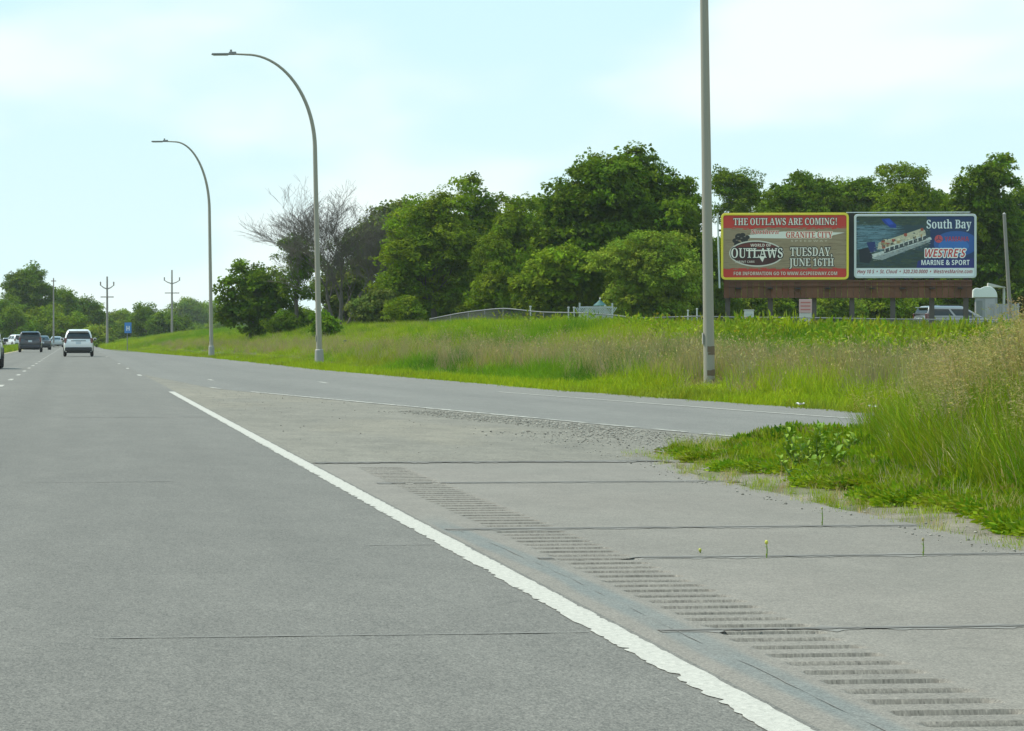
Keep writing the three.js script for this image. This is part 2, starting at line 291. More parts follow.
// ------------------------------------------------------------------ grass and weeds (too many to count)
function bladeTuft(seed, n, radius, hMin, hMax, width, lean, opts = {}) {
  const R = rng(seed), pos = [], idx = [], nrm = [];
  for (let i = 0; i < n; i++) {
    const a = R() * 6.283, rr = radius * Math.sqrt(R()), x = Math.cos(a) * rr, z = Math.sin(a) * rr, h = lerp(hMin, hMax, R()), da = R() * 6.283, l = lean * (0.3 + R()) * h, face = R() * 3.1416, w = width * (0.6 + 0.7 * R()), droop = (opts.droop ?? 0.15) * R();
    const cx = Math.cos(face) * w / 2, cz = Math.sin(face) * w / 2, b = pos.length / 3, segs = opts.segs ?? 3;
    for (let s = 0; s < segs; s++) { const t = s / segs, y = h * t * (1 - droop * t * t), o = l * t * t, k = 1 - t * 0.55; pos.push(x + Math.cos(da) * o - cx * k, y, z + Math.sin(da) * o - cz * k, x + Math.cos(da) * o + cx * k, y, z + Math.sin(da) * o + cz * k); if (s) { const q = b + s * 2 - 2; idx.push(q, q + 1, q + 2, q + 1, q + 3, q + 2); } }
    pos.push(x + Math.cos(da) * l, h * (1 - droop), z + Math.sin(da) * l); const q = b + segs * 2 - 2; idx.push(q, q + 1, q + 2);
  }
  const g = new THREE.BufferGeometry(); g.setAttribute('position', new THREE.Float32BufferAttribute(pos, 3)); g.setIndex(idx); g.computeVertexNormals(); return g;
}
// leaves spread through a flattened dome: used for weeds, clover and, larger, for the tree crowns
function leafClump(seed, n, radius, flat, len, wid, up = 0.35, fill = 0.35) {
  const R = rng(seed), pos = [], idx = [];
  for (let i = 0; i < n; i++) {
    const a = R() * 6.283, c = lerp(-0.35, 1, R()), s = Math.sqrt(Math.max(0, 1 - c * c)), rr = radius * lerp(fill, 1, Math.cbrt(R()));
    const p = V(Math.cos(a) * s * rr, c * rr * flat, Math.sin(a) * s * rr);
    const d = V(p.x + (R() - 0.5) * radius, p.y / flat * 0.5 + (R() - up) * radius * 1.1, p.z + (R() - 0.5) * radius).normalize();
    const side = V(R() - 0.5, (R() - 0.5) * 0.7, R() - 0.5).cross(d).normalize(), L = len * (0.65 + 0.7 * R()), w = wid * (0.7 + 0.6 * R()), nn = V(0, 0, 0).crossVectors(side, d).multiplyScalar(w * 0.25);
    const b = pos.length / 3, m = p.clone().addScaledVector(d, L * 0.5), e = p.clone().addScaledVector(d, L);
    pos.push(p.x, p.y, p.z, m.x + side.x * w / 2 + nn.x, m.y + side.y * w / 2 + nn.y, m.z + side.z * w / 2 + nn.z, e.x, e.y, e.z, m.x - side.x * w / 2 + nn.x, m.y - side.y * w / 2 + nn.y, m.z - side.z * w / 2 + nn.z);
    idx.push(b, b + 1, b + 2, b, b + 2, b + 3);
  }
  const g = new THREE.BufferGeometry(); g.setAttribute('position', new THREE.Float32BufferAttribute(pos, 3)); g.setIndex(idx); g.computeVertexNormals(); return g;
}
const leafMat = (o = {}) => new THREE.MeshPhysicalMaterial({ color: 0xffffff, roughness: 0.85, transmission: 0.38, thickness: 0, specularIntensity: 0.1, side: THREE.DoubleSide, ...o });
const grassMat = leafMat({ transmission: 0.3 }), foliageMat = leafMat({ transmission: 0.32 }), weedMat = leafMat({ roughness: 0.7 });
const M4 = new THREE.Matrix4(), Q4 = new THREE.Quaternion(), E4 = new THREE.Euler(), P4 = V(0, 0, 0), S4 = V(1, 1, 1);
function scatter(name, geo, mat, list, parent = scene) {     // list of [x, y, z, turn, scaleXZ, scaleY, r, g, b, tiltX, tiltZ]
  const im = new THREE.InstancedMesh(geo, mat, list.length), c = new THREE.Color();
  im.name = parent === scene ? numbered(name) : name;
  list.forEach((t, i) => { E4.set(t[9] ?? 0, t[3], t[10] ?? 0); Q4.setFromEuler(E4); P4.set(t[0], t[1], t[2]); S4.set(t[4], t[5], t[4]); M4.compose(P4, Q4, S4); im.setMatrixAt(i, M4); im.setColorAt(i, c.setRGB(t[6], t[7], t[8])); });
  im.castShadow = im.receiveShadow = true; im.userData.kind = 'stuff'; parent.add(im); return im;
}
const GREENS = { lime: [0.30, 0.40, 0.012], green: [0.16, 0.30, 0.010], deep: [0.09, 0.20, 0.010], olive: [0.25, 0.31, 0.02], tan: [0.35, 0.315, 0.115], rose: [0.35, 0.285, 0.145], straw: [0.5, 0.41, 0.2], gold: [0.42, 0.36, 0.03] };
const vary = (c, R, a = 0.3) => { const k = 1 + (R() - 0.5) * a * 2, w = 1 + (R() - 0.5) * 0.25; return [c[0] * k * w, c[1] * k, c[2] * k / w]; };

// the field right of the ramp
{
  const R = rng(77), green = [], stems = [], weeds = [], short = [], heads = [], flowers = [];
  const N = 90000;
  for (let i = 0; i < N; i++) {
    const D = 38 + (R() ** 1.15) * 330, px = -40 + R() * 1190, x = (px - VPX) / FOCAL * D, e = x - paveEdge(D) + 0.25 * (noise2(D * 1.3, 5) - 0.5);
    if (e < 0.02 || x > 90) continue;
    const y = fieldHeight(x, D) - 0.01, n1 = fbm(x * 0.16, D * 0.05, 4), n2 = fbm(x * 0.5 + 11, D * 0.16 + 3, 3), n3 = fbm(x * 0.09 + 50, D * 0.035, 3), turn = R() * 6.283;
    const mown = 1.0 + 0.7 * (n2 - 0.5) + (D > 120 ? 0.4 : 0);
    if (e < mown) { short.push([x, y, -D, turn, 1 + 0.5 * R(), 0.75 + 0.7 * R(), ...vary(n2 > 0.56 ? GREENS.olive : GREENS.lime, R, 0.2)]); continue; }
    const crest = 1 - 0.5 * sstep(135, 165, D) * (1 - sstep(178, 184, D)) * sstep(24, 29, x);
    const right = sstep(16, 30, x - (D - 90) * 0.05), brownHill = bump1(x, 19.5, 4) * sstep(120, 165, D);
    // dry stems stand in a band a few metres from the ramp, thinning out up the slope
    let dry = sstep(2.0, 3.2, e + (n2 - 0.5) * 2.5) * (1 - sstep(4.5, 7.5, e + (n1 - 0.5) * 6)) * 0.95 + brownHill * 0.3 * sstep(0.45, 0.6, n2) + sstep(0.62, 0.72, n1) * 0.1;
    dry *= (0.75 + 0.7 * (n3 - 0.2)) * (1 - 0.6 * sstep(105, 140, D) * (1 - sstep(20, 27, x)) * sstep(4, 6, e));
    const nearPole = [[13.15, 70.6], [9.9, 138], [8.3, 207]].some(([q, d]) => Math.abs(x - q * D / d) < 0.6 && D > d * 0.86 && D < d + 0.3) ? 0.35 : 1;
    const hScale = nearPole * (0.55 + 0.5 * R()) * (0.75 + 0.6 * n2) * sstep(0.4, 2.6, e - mown + 0.8) * (1 - 0.35 * sstep(120, 165, D)) * crest;
    if (R() < dry * (0.36 + 0.3 * (1 - right))) stems.push([x, y, -D, turn, 1, hScale * 1.1, ...vary(R() < 0.45 ? GREENS.rose : GREENS.tan, R, 0.22)]);
    else if (R() < right * (0.75 + n1 * 0.4)) {
      weeds.push([x, y + (0.12 + 0.15 * n2) * crest, -D, turn, (0.9 + 0.8 * R()) * (0.4 + 0.6 * crest), (0.8 + 0.9 * R()) * (0.6 + 0.9 * n2) * crest, ...vary(R() < 0.55 ? GREENS.olive : R() < 0.6 ? GREENS.lime : GREENS.green, R, 0.25)]);
      if (R() < 0.28 * sstep(0.42, 0.62, n3)) flowers.push([x + (R() - 0.5) * 0.4, y + (0.45 + 0.4 * R()) * crest, -D, turn, 1, 1, ...vary(GREENS.gold, R, 0.2)]);
    } else {
      const hill = sstep(110, 150, D) * (1 - sstep(20, 27, x)); const c = R() < hill * 0.6 || n3 > 0.56 ? (R() < 0.78 ? GREENS.lime : GREENS.olive) : n1 > 0.57 ? GREENS.olive : n2 > 0.6 ? GREENS.deep : GREENS.green;
      green.push([x, y, -D, turn, 1, hScale, ...vary(c, R, 0.22)]);
    }
  }
  for (let i = 0; i < 16000; i++) {       // the far slope beside the highway
    const D = 330 + R() * 360, px = 84 + R() * 260, x = (px - VPX) / FOCAL * D, e = x - paveEdge(D); if (e < 0.1) continue;
    const n3 = fbm(x * 0.09 + 50, D * 0.03, 3); (R() < 0.14 ? stems : green).push([x, fieldHeight(x, D), -D, R() * 6.283, 1.5, 0.55 + 0.5 * R(), ...vary(n3 > 0.52 ? GREENS.lime : n3 < 0.42 ? GREENS.green : GREENS.olive, R, 0.22)]);
  }
  tag(scatter('field_grass', bladeTuft(1, 20, 0.26, 0.35, 0.8, 0.016, 0.35), grassMat, green), 'tall green grass covering the sloping field beyond the ramp', 'grass', null, 'stuff');
  const dryGeo = merge([bladeTuft(2, 9, 0.25, 0.35, 0.75, 0.013, 0.22, { droop: 0.05 }), bladeTuft(31, 10, 0.2, 0.5, 0.85, 0.01, 0.3), leafClump(3, 5, 0.2, 0.7, 0.08, 0.02).translate(0, 0.6, 0)]);
  tag(scatter('dry_grass', dryGeo, grassMat, stems), 'dry tan and rosy grass stems in a band along the field', 'grass', null, 'stuff');
  tag(scatter('leafy_weeds', leafClump(4, 30, 0.34, 0.95, 0.13, 0.05, 0.3, 0.2), weedMat, weeds), 'yellow green leafy weeds over the field below the billboard', 'weeds', null, 'stuff');
  tag(scatter('yellow_flowers', leafClump(5, 8, 0.09, 0.8, 0.06, 0.05, 0.3, 0.2), weedMat, flowers), 'small yellow flower heads above the leafy weeds', 'flowers', null, 'stuff');
  tag(scatter('verge_grass', bladeTuft(6, 26, 0.3, 0.07, 0.2, 0.014, 0.5), grassMat, short), 'short lime green grass along the ramp edge', 'grass', null, 'stuff');
}
// median grass on the far left
{
  const R = rng(91), list = [];
  for (let i = 0; i < 9000; i++) { const D = 60 + R() * 620, x = -5.6 - R() * 1.75; list.push([x, -0.03, -D, R() * 6.283, 1, 0.5 + 0.35 * R(), ...vary(R() < 0.3 ? GREENS.olive : R() < 0.5 ? GREENS.lime : GREENS.green, R, 0.25)]); }
  for (let i = 0; i < 7000; i++) { const D = 200 + R() * 500, x = -15.4 - R() * 30; list.push([x, groundHeight(x, D), -D, R() * 6.283, 1.2, 0.6 + 0.4 * R(), ...vary(R() < 0.4 ? GREENS.olive : GREENS.green, R, 0.25)]); }
  tag(scatter('median_grass', bladeTuft(7, 20, 0.26, 0.35, 0.8, 0.02, 0.35), grassMat, list), 'grass of the median left of the highway', 'grass', null, 'stuff');
}
// the gore: mat of low weeds at the edge, tall brome with tan heads behind
{
  const R = rng(123), mat = [], low = [], tall = [], brome = [], sparse = [];
  const frac = (x, D) => x - goreLeft(D);
  for (let i = 0; i < 30000; i++) {
    const D = 12 + R() * 20.6 - 0.9 * noise2(i * 0.37, 3), x = lerp(goreLeft(D), Math.max(goreRight(D), goreLeft(D) + 0.02), R());
    if (R() > (goreRight(D) - goreLeft(D)) / 4.6) continue;
    const m = frac(x, D), rm = goreRight(D) - x, tip = 32.6 - D, y = goreHeight(x, D), n1 = fbm(x * 1.3, D * 0.6, 3), n2 = fbm(x * 3.1 + 7, D * 1.5, 3), turn = R() * 6.283;
    const edge = 0.16 + 0.75 * fbm(D * 0.9, 31, 3) * (D > 24 ? 1.25 : 1);              // bare gravel next to the pavement
    if (m < edge) { if (R() < 0.10 + 0.5 * sstep(0.55, 0.7, n2)) sparse.push([x, y, -D, turn, 0.7, 0.6 + 0.5 * R(), ...vary(R() < 0.3 ? GREENS.straw : GREENS.lime, R, 0.25)]); continue; }
    if (rm < 0.25 * n2) continue;
    const tallLine = 0.95 + 0.5 * (n1 - 0.5) + 0.75 * sstep(22, 27, D) + 1.4 * sstep(28.0, 29.8, D);
    if (m > tallLine) {
      const q = sstep(tallLine, tallLine + 0.8, m) * (0.55 + 0.45 * sstep(28, 22, D));
      if (R() < 0.72) tall.push([x, y, -D, turn, 1, (0.62 + 0.52 * R()) * lerp(0.6, 1, q), ...vary(R() < 0.1 ? GREENS.straw : R() < 0.4 ? GREENS.olive : R() < 0.4 ? GREENS.lime : GREENS.green, R, 0.25)]);
      if (R() < 0.29 * sstep(tallLine + 0.1, tallLine + 0.9, m) + 0.02) brome.push([x, y, -D, turn, 1, (0.8 + 0.38 * R()) * lerp(0.62, 1, q), ...vary(R() < 0.38 ? [0.34, 0.35, 0.09] : R() < 0.5 ? [0.46, 0.4, 0.16] : GREENS.straw, R, 0.2)]);
    }
    if (m < tallLine + 0.9 && tip > 0.3) {
      if ((n2 > 0.4 || m > 1.0) && (D < 28 || n1 > 0.42)) low.push([x, y + 0.02 + 0.1 * R() * sstep(0.2, 1.0, m - edge), -D, turn, 0.75 + 0.6 * R(), 0.7 + 0.9 * R() * sstep(0.1, 0.9, m - edge + 0.2), ...vary(R() < 0.05 ? GREENS.tan : R() < 0.4 ? GREENS.lime : R() < 0.4 ? GREENS.olive : n1 > 0.62 ? GREENS.deep : GREENS.green, R, 0.25)]);
      if (R() < 0.28) mat.push([x, y, -D, turn, 0.8, 0.7 + 0.8 * R(), ...vary(R() < 0.16 ? GREENS.straw : R() < 0.5 ? GREENS.lime : GREENS.olive, R, 0.25)]);
    }
  }
  tag(scatter('gore_weeds', leafClump(8, 60, 0.15, 0.6, 0.042, 0.024, 0.3, 0.1), weedMat, low), 'mat of low bright green weeds along the shoulder edge', 'weeds', null, 'stuff');
  tag(scatter('gore_short_grass', bladeTuft(9, 22, 0.13, 0.05, 0.17, 0.006, 0.55), grassMat, mat), 'short grass among the low weeds of the gore', 'grass', null, 'stuff');
  tag(scatter('crack_grass', bladeTuft(10, 14, 0.07, 0.03, 0.09, 0.005, 0.6), grassMat, sparse), 'sparse grass sprouting from the gravel at the shoulder edge', 'grass', null, 'stuff');
  tag(scatter('tall_gore_grass', bladeTuft(11, 20, 0.14, 0.45, 1.0, 0.008, 0.26, { segs: 5, droop: 0.2 }), grassMat, tall), 'tall green grass in a thicket on the gore', 'grass', null, 'stuff');
  // brome: thin stem, open nodding panicle of small tan spikelets
  const parts = [], RR = rng(55);
  for (let s = 0; s < 3; s++) {
    const a = RR() * 6.283, l = 0.1 + 0.12 * RR(), h = 0.95 + 0.2 * RR(), bx = (RR() - 0.5) * 0.1, bz = (RR() - 0.5) * 0.1;
    const p = (t) => V(bx + Math.cos(a) * l * t * t, h * t, bz + Math.sin(a) * l * t * t);
    parts.push(taperTube([0, 0.35, 0.7, 1].map(p), [0.0022, 0.002, 0.0016, 0.001], 3));
    for (let k = 0; k < 15; k++) {
      const q = p(0.76 + 0.24 * k / 14), b = RR() * 6.283, o = 0.085 * (1 - k / 19) * (0.5 + RR()), e = q.clone().add(V(Math.cos(b) * o, 0.025 - 0.05 * RR(), Math.sin(b) * o));
      parts.push(leafClump(300 + s * 20 + k, 3, 0.012, 1, 0.026, 0.006, 0.6).translate(e.x, e.y, e.z));
    }
  }
  parts.forEach((g) => g.deleteAttribute('uv'));
  const bg = mergeGeometries(parts.map((g) => g.index ? g.toNonIndexed() : g));
  tag(scatter('brome_heads', bg, leafMat({ transmission: 0.4 }), brome), 'tan nodding seed heads standing above the tall gore grass', 'grass', null, 'stuff');
}
// loose stones along the pavement edge and on the gore
{
  const R = rng(140), list = [], g = new THREE.IcosahedronGeometry(1, 0);
  const push = (x, D, s, y = 0.004) => { const k = 0.5 + 0.9 * R(); list.push([x, y + s * 0.3, -D, R() * 6.283, s * (0.8 + 0.5 * R()), s * (0.5 + 0.4 * R()), 0.27 * k, 0.255 * k, 0.225 * k]); };
  for (let i = 0; i < 1000; i++) { const D = 8 + R() * 28, x = goreLeft(D) + (R() - 0.35) * 0.55; push(x, D, 0.003 + 0.009 * R() ** 3, x > goreLeft(D) ? 0.004 + goreHeight(x, D) : 0.001); }
  for (let i = 0; i < 9000; i++) { const D = 31.5 + R() * 20, x = rampLine(D) - 0.25 - Math.abs(R() + R() - 1) * (D < 40 ? 2.4 : 1.0); if (x < 2.3) continue; push(x, D, 0.003 + 0.013 * R() ** 4, D < 33 && x > goreLeft(D) ? 0.006 + goreHeight(x, D) : 0.002); }
  for (let i = 0; i < 700; i++) { const D = 32 + R() * 40; push(lerp(2.3, rampLine(D), R()), D, 0.003 + 0.008 * R() ** 5); }
  tag(scatter('gravel', g, std(0xffffff, 0.95), list), 'loose grey gravel scattered along the gore and the pavement edge', 'gravel', null, 'stuff');
}
// ------------------------------------------------------------------ trees
const barkMat = std(rgb(0.12, 0.10, 0.08), 0.95), greyBarkMat = std(rgb(0.13, 0.115, 0.1), 0.95);
// a spray of leaves lying mostly flat, as leaves turn to the sky
function leafSpray(seed, n, radius, len, wid) {
  const R = rng(seed), pos = [], idx = [];
  for (let i = 0; i < n; i++) {
    const a = R() * 6.283, rr = radius * Math.sqrt(R()), p = V(Math.cos(a) * rr, (R() - 0.5) * radius * 0.7, Math.sin(a) * rr), b = a + (R() - 0.5) * 2.4;
    const d = V(Math.cos(b), -0.25 + (R() - 0.5) * 0.9, Math.sin(b)).normalize(), side = V(-Math.sin(b), (R() - 0.5) * 0.9, Math.cos(b)).normalize(), L = len * (0.65 + 0.7 * R()), w = wid * (0.7 + 0.6 * R()), k = pos.length / 3;
    const m = p.clone().addScaledVector(d, L * 0.45), e = p.clone().addScaledVector(d, L); e.y -= L * 0.12;
    pos.push(p.x, p.y, p.z, m.x + side.x * w / 2, m.y + side.y * w / 2, m.z + side.z * w / 2, e.x, e.y, e.z, m.x - side.x * w / 2, m.y - side.y * w / 2, m.z - side.z * w / 2);
    idx.push(k, k + 1, k + 2, k, k + 2, k + 3);
  }
  const g = new THREE.BufferGeometry(); g.setAttribute('position', new THREE.Float32BufferAttribute(pos, 3)); g.setIndex(idx); g.computeVertexNormals(); return g;
}
const crownGeo = [0, 1].map((k) => leafSpray(600 + k, 16, 0.25, k ? 0.175 : 0.2, k ? 0.1 : 0.115)), farCrownGeo = leafSpray(620, 18, 0.52, 0.36, 0.21);
function branchTubes(list, a, b, r0, r1, R, wob = 0.12, sides = 6) {
  const n = 4, pts = [], rad = [], L = a.distanceTo(b);
  for (let i = 0; i <= n; i++) { const t = i / n, p = a.clone().lerp(b, t); if (i && i < n) p.add(V((R() - 0.5) * L * wob, (R() - 0.5) * L * wob * 0.5 + L * 0.05 * Math.sin(t * 3.14), (R() - 0.5) * L * wob)); pts.push(p); rad.push(lerp(r0, r1, t)); }
  list.push(taperTube(pts, rad, sides)); return pts;
}
function makeTree(o) {
  // o: px, top, base (pixels), hw (half width in pixels), D; lobes, tint, crownBase, seed
  const R = rng(o.seed), p = at(o.px, o.base, o.D), gy = o.y ?? groundHeight(p.x, o.D), s = 1 / ppm(o.D);
  const topY = at(o.px, o.top, o.D).y - gy + (o.far ? 0.4 : 0.45), hw = o.hw * s * 1.06, cb = (o.crownBase ?? 0.12) * topY, depth = hw * (o.deep ?? 0.85);
  const t = thing(o.name ?? 'leafy_tree', o.label, o.category ?? 'tree', [p.x, gy - 0.05, -o.D], 0, o.group);
  const cy = (topY + cb) / 2, ry = (topY - cb) / 2, lobes = [];
  const big = o.lobeSize ?? 0.36, n = Math.round((o.lobes ?? 30) * 1.15);
  for (let i = 0; i < n * 8 && lobes.length < n; i++) {
    const a = R() * 6.283, c = R() * 2 - 1, q = Math.sqrt(1 - c * c), rr = Math.pow(R(), 0.42), lr = Math.min(hw, ry) * big * (0.65 + 0.6 * R());
    const taper = c < 0 ? 1 : 1 - (o.pointed ?? 0.25) * c * c;
    const v = V(Math.cos(a) * q * rr * Math.max(0.05, hw - lr * 0.75) * taper, cy + c * rr * Math.max(0.05, ry - lr * 0.75), Math.sin(a) * q * rr * Math.max(0.05, depth - lr * 0.75) * taper);
    lobes.push([v, lr]);
  }
  if (o.extra) for (const [dx, y, r] of o.extra) { const w = at(o.px + dx, y, o.D); lobes.push([V(w.x - p.x, w.y - gy, (R() - 0.5) * depth * 0.4), r * s]); }
  // limbs
  const limbs = [], tr = o.trunk ?? Math.max(0.07, topY * 0.022), fork = V((R() - 0.5) * 0.2, Math.max(cb * 1.0, topY * 0.22), 0);
  branchTubes(limbs, V(0, -0.1, 0), fork, tr, tr * 0.8, R, 0.05, 8);
  const leader = V((R() - 0.5) * 0.4, topY * 0.72, (R() - 0.5) * 0.4); const lp = branchTubes(limbs, fork, leader, tr * 0.8, tr * 0.2, R, 0.08, 7);
  for (const [v, lr] of lobes) { const k = clamp((v.y - fork.y) / (leader.y - fork.y) - 0.35, 0, 0.95), from = lp[Math.floor(k * 3.99)].clone(); branchTubes(limbs, from, v, tr * 0.33 * (1 - k * 0.6), 0.015, R, 0.14, 5); }
  mesh('trunk', merge(limbs), o.bark ?? barkMat, t);
  // crown: each lobe carries puffs of leaves on its twigs, each puff a handful of leaf sprays
  const list = [], far = o.far, sc = o.leaf ?? 1, base = o.tint ?? [0.075, 0.15, 0.028], pr = (far ? 1.15 : 0.62) * sc;
  for (const [v, lr] of lobes) {
    const m = Math.max(5, Math.floor((o.density ?? 1) * 1.3 * 4 * Math.PI * lr * lr * 0.7 / (pr * pr * 2.1))), hue = 1 + (R() - 0.5) * 0.3;
    for (let i = 0; i < m; i++) {
      const a = R() * 6.283, c = 1 - 1.75 * R() ** 1.1, q = Math.sqrt(Math.max(0, 1 - c * c)), rr = lr * (0.6 + 0.55 * R());
      const x = v.x + Math.cos(a) * q * rr, y = v.y + c * rr * 0.9, z = v.z + Math.sin(a) * q * rr, ph = hue * (0.82 + 0.4 * R()), pw = 1 + (R() - 0.4) * 0.3, pk = 0.6 + 0.7 * R();
      const nS = far ? 5 : 8;
      for (let k = 0; k < nS; k++) {
        const b = R() * 6.283, d = pr * pk * Math.sqrt(R()), S = sc * (0.75 + 0.5 * R()), yy = y + pr * pk * (0.85 * (1 - (d / (pr * pk)) ** 2) * R() ** 0.7 - 0.25 * R());
        if (yy < 0.2) continue; const kk = ph * (0.9 + 0.2 * R());
        list.push([x + Math.cos(b) * d, yy, z + Math.sin(b) * d, R() * 6.283, S, S, base[0] * kk * pw, base[1] * kk, base[2] * kk, (R() - 0.5) * 1.5 + Math.sin(b) * 0.5, (R() - 0.5) * 1.5 - Math.cos(b) * 0.5]);
      }
    }
  }
  scatter('crown', far ? farCrownGeo : crownGeo[o.seed % 2], foliageMat, list, t);
  return t;
}
const DARK = [0.108, 0.186, 0.005], MID = [0.158, 0.242, 0.006], LIGHT = [0.21, 0.3, 0.022], GREY = [0.135, 0.19, 0.03], YEL = [0.2, 0.28, 0.018];
const treeList = [
  { px: 250, top: 261, base: 334, hw: 36, D: 250, lobes: 24, lobeSize: 0.3, tint: DARK, crownBase: -0.02, label: 'small dark green tree with a gapped crown standing apart left of the bare tree', density: 0.85, extra: [[34, 312, 15], [44, 322, 12], [22, 300, 14], [-20, 316, 12]] },
  { px: 297, top: 233, base: 326, hw: 23, D: 246, lobes: 15, lobeSize: 0.42, tint: DARK, crownBase: 0.22, label: 'slender dark tree with trunk showing between the small tree and the bare tree', density: 0.75 },
  { px: 396, top: 199, base: 318, hw: 50, D: 246, lobes: 30, tint: GREY, crownBase: 0.16, label: 'greyish green tree with thin leaves right behind the bare tree', density: 0.6, bark: greyBarkMat },
  { px: 433, top: 188, base: 314, hw: 47, D: 226, lobes: 28, tint: MID, crownBase: 0.05, label: 'yellowish green tree right of the grey thin-leaved tree', extra: [[-30, 262, 22], [-40, 290, 18], [20, 196, 16]] },
  { px: 473, top: 181, base: 312, hw: 32, D: 233, lobes: 20, tint: DARK, crownBase: 0.1, pointed: 0.5, label: 'narrow tree with a tufted peak behind the yellowish green tree', density: 0.85, extra: [[2, 188, 12], [15, 202, 14]] },
  { px: 522, top: 203, base: 312, hw: 46, D: 222, lobes: 26, tint: MID, crownBase: 0.03, label: 'mid height green tree in the dip left of the biggest round tree' },
  { px: 622, top: 145, base: 317, hw: 84, D: 206, lobes: 80, lobeSize: 0.25, tint: DARK, crownBase: 0.04, pointed: 0.55, label: 'biggest tree, a broad round dark green crown rising behind the chain fence', extra: [[-70, 260, 26], [-62, 225, 22], [62, 210, 22], [66, 255, 24]] },
  { px: 650, top: 232, base: 318, hw: 56, D: 194, lobes: 34, tint: LIGHT, crownBase: 0.04, label: 'lighter green low tree in front of the biggest round tree', leaf: 0.85, extra: [[-48, 262, 14]] },
  { px: 566, top: 252, base: 316, hw: 44, D: 197, lobes: 26, tint: MID, crownBase: 0.03, label: 'low bushy tree at the left foot of the biggest round tree', leaf: 0.9 },
  { px: 738, top: 168, base: 315, hw: 36, D: 238, lobes: 22, tint: DARK, crownBase: 0.08, label: 'dark tree rising over the left end of the billboard' },
  { px: 808, top: 160, base: 315, hw: 52, D: 240, lobes: 34, tint: DARK, crownBase: 0.06, label: 'dark broad tree rising over the joint between the two billboard posters', density: 0.9 },
  { px: 768, top: 182, base: 315, hw: 40, D: 252, lobes: 22, tint: DARK, crownBase: 0.03, label: 'tree filling the gap behind the red poster' },
  { px: 860, top: 178, base: 315, hw: 40, D: 254, lobes: 22, tint: DARK, crownBase: 0.03, label: 'tree hidden mostly behind the blue poster' },
  { px: 903, top: 165, base: 315, hw: 50, D: 236, lobes: 32, tint: MID, crownBase: 0.05, label: 'rounded mid green tree rising over the blue poster' },
  { px: 984, top: 147, base: 318, hw: 42, D: 226, lobes: 30, tint: DARK, crownBase: 0.06, label: 'tall dark tree rising beyond the right end of the billboard' },
  { px: 948, top: 196, base: 318, hw: 46, D: 244, lobes: 26, tint: MID, crownBase: 0.03, label: 'bushy tree behind the right end of the blue poster' },
  { px: 1022, top: 192, base: 319, hw: 36, D: 238, lobes: 26, tint: DARK, crownBase: 0.03, label: 'dark bushy tree behind the leaning utility pole' },
  { px: 1085, top: 170, base: 319, hw: 48, D: 215, lobes: 26, tint: DARK, crownBase: 0.03, label: 'dark tree beyond the leaning utility pole at the end of the row' },
  { px: 700, top: 205, base: 316, hw: 36, D: 222, lobes: 22, tint: DARK, crownBase: 0.03, label: 'dark tree between the biggest round tree and the billboard' },
  { px: 356, top: 226, base: 318, hw: 30, D: 262, lobes: 18, tint: DARK, crownBase: 0.0, label: 'dark green tree seen through the twigs of the bare tree', density: 0.9 },
  { px: 960, top: 186, base: 316, hw: 36, D: 270, lobes: 18, tint: MID, crownBase: 0.0, label: 'mid green tree between the blue poster and the tall dark tree' },
  { px: 412, top: 222, base: 316, hw: 34, D: 258, lobes: 18, tint: DARK, crownBase: 0.02, label: 'dark tree filling the gap behind the yellowish green tree' },
  { px: 500, top: 222, base: 314, hw: 36, D: 254, lobes: 18, tint: DARK, crownBase: 0.02, label: 'dark tree filling the gap behind the mid height tree' },
  { px: 556, top: 190, base: 314, hw: 36, D: 236, lobes: 20, tint: MID, crownBase: 0.03, label: 'tree leaning on the left side of the biggest round crown' },
  { px: 782, top: 186, base: 316, hw: 44, D: 264, lobes: 20, tint: DARK, crownBase: 0.0, label: 'low dark tree behind the top edge of the red poster' },
  { px: 838, top: 178, base: 316, hw: 40, D: 268, lobes: 20, tint: DARK, crownBase: 0.0, label: 'low dark tree behind the joint of the posters' },
  { px: 936, top: 172, base: 316, hw: 40, D: 266, lobes: 20, tint: DARK, crownBase: 0.0, label: 'dark tree in the dip between the two rounded tops over the blue poster' },
  { px: 1000, top: 215, base: 318, hw: 44, D: 240, lobes: 22, tint: DARK, crownBase: 0.0, label: 'dark tree behind the open shelter roof' },
  { px: 345, top: 268, base: 320, hw: 36, D: 252, lobes: 20, tint: GREY, crownBase: 0.03, label: 'dull green bushy tree low behind the bare tree trunk', density: 0.8 },
];
// a second row farther back closes the view under the crowns
[[400, 280], [438, 272], [474, 276], [508, 270], [545, 266], [585, 268], [628, 262], [668, 268], [706, 272], [744, 262], [786, 266], [826, 262], [868, 268], [908, 262], [948, 268], [985, 264], [1020, 262], [352, 292]].forEach(([px, top], i) => treeList.push({ px, top, base: 318, hw: 30, D: 285 + (i * 37) % 30, lobes: 14, lobeSize: 0.46, tint: i % 3 ? DARK : MID, crownBase: -0.05, leaf: 1.25, name: 'back_row_tree', label: 'low dense tree of the back row seen through gaps under the front crowns', group: 'back row of low trees' }));
treeList.forEach((o, i) => makeTree({ seed: 1000 + i * 7, group: 'trees behind the field', ...o }));
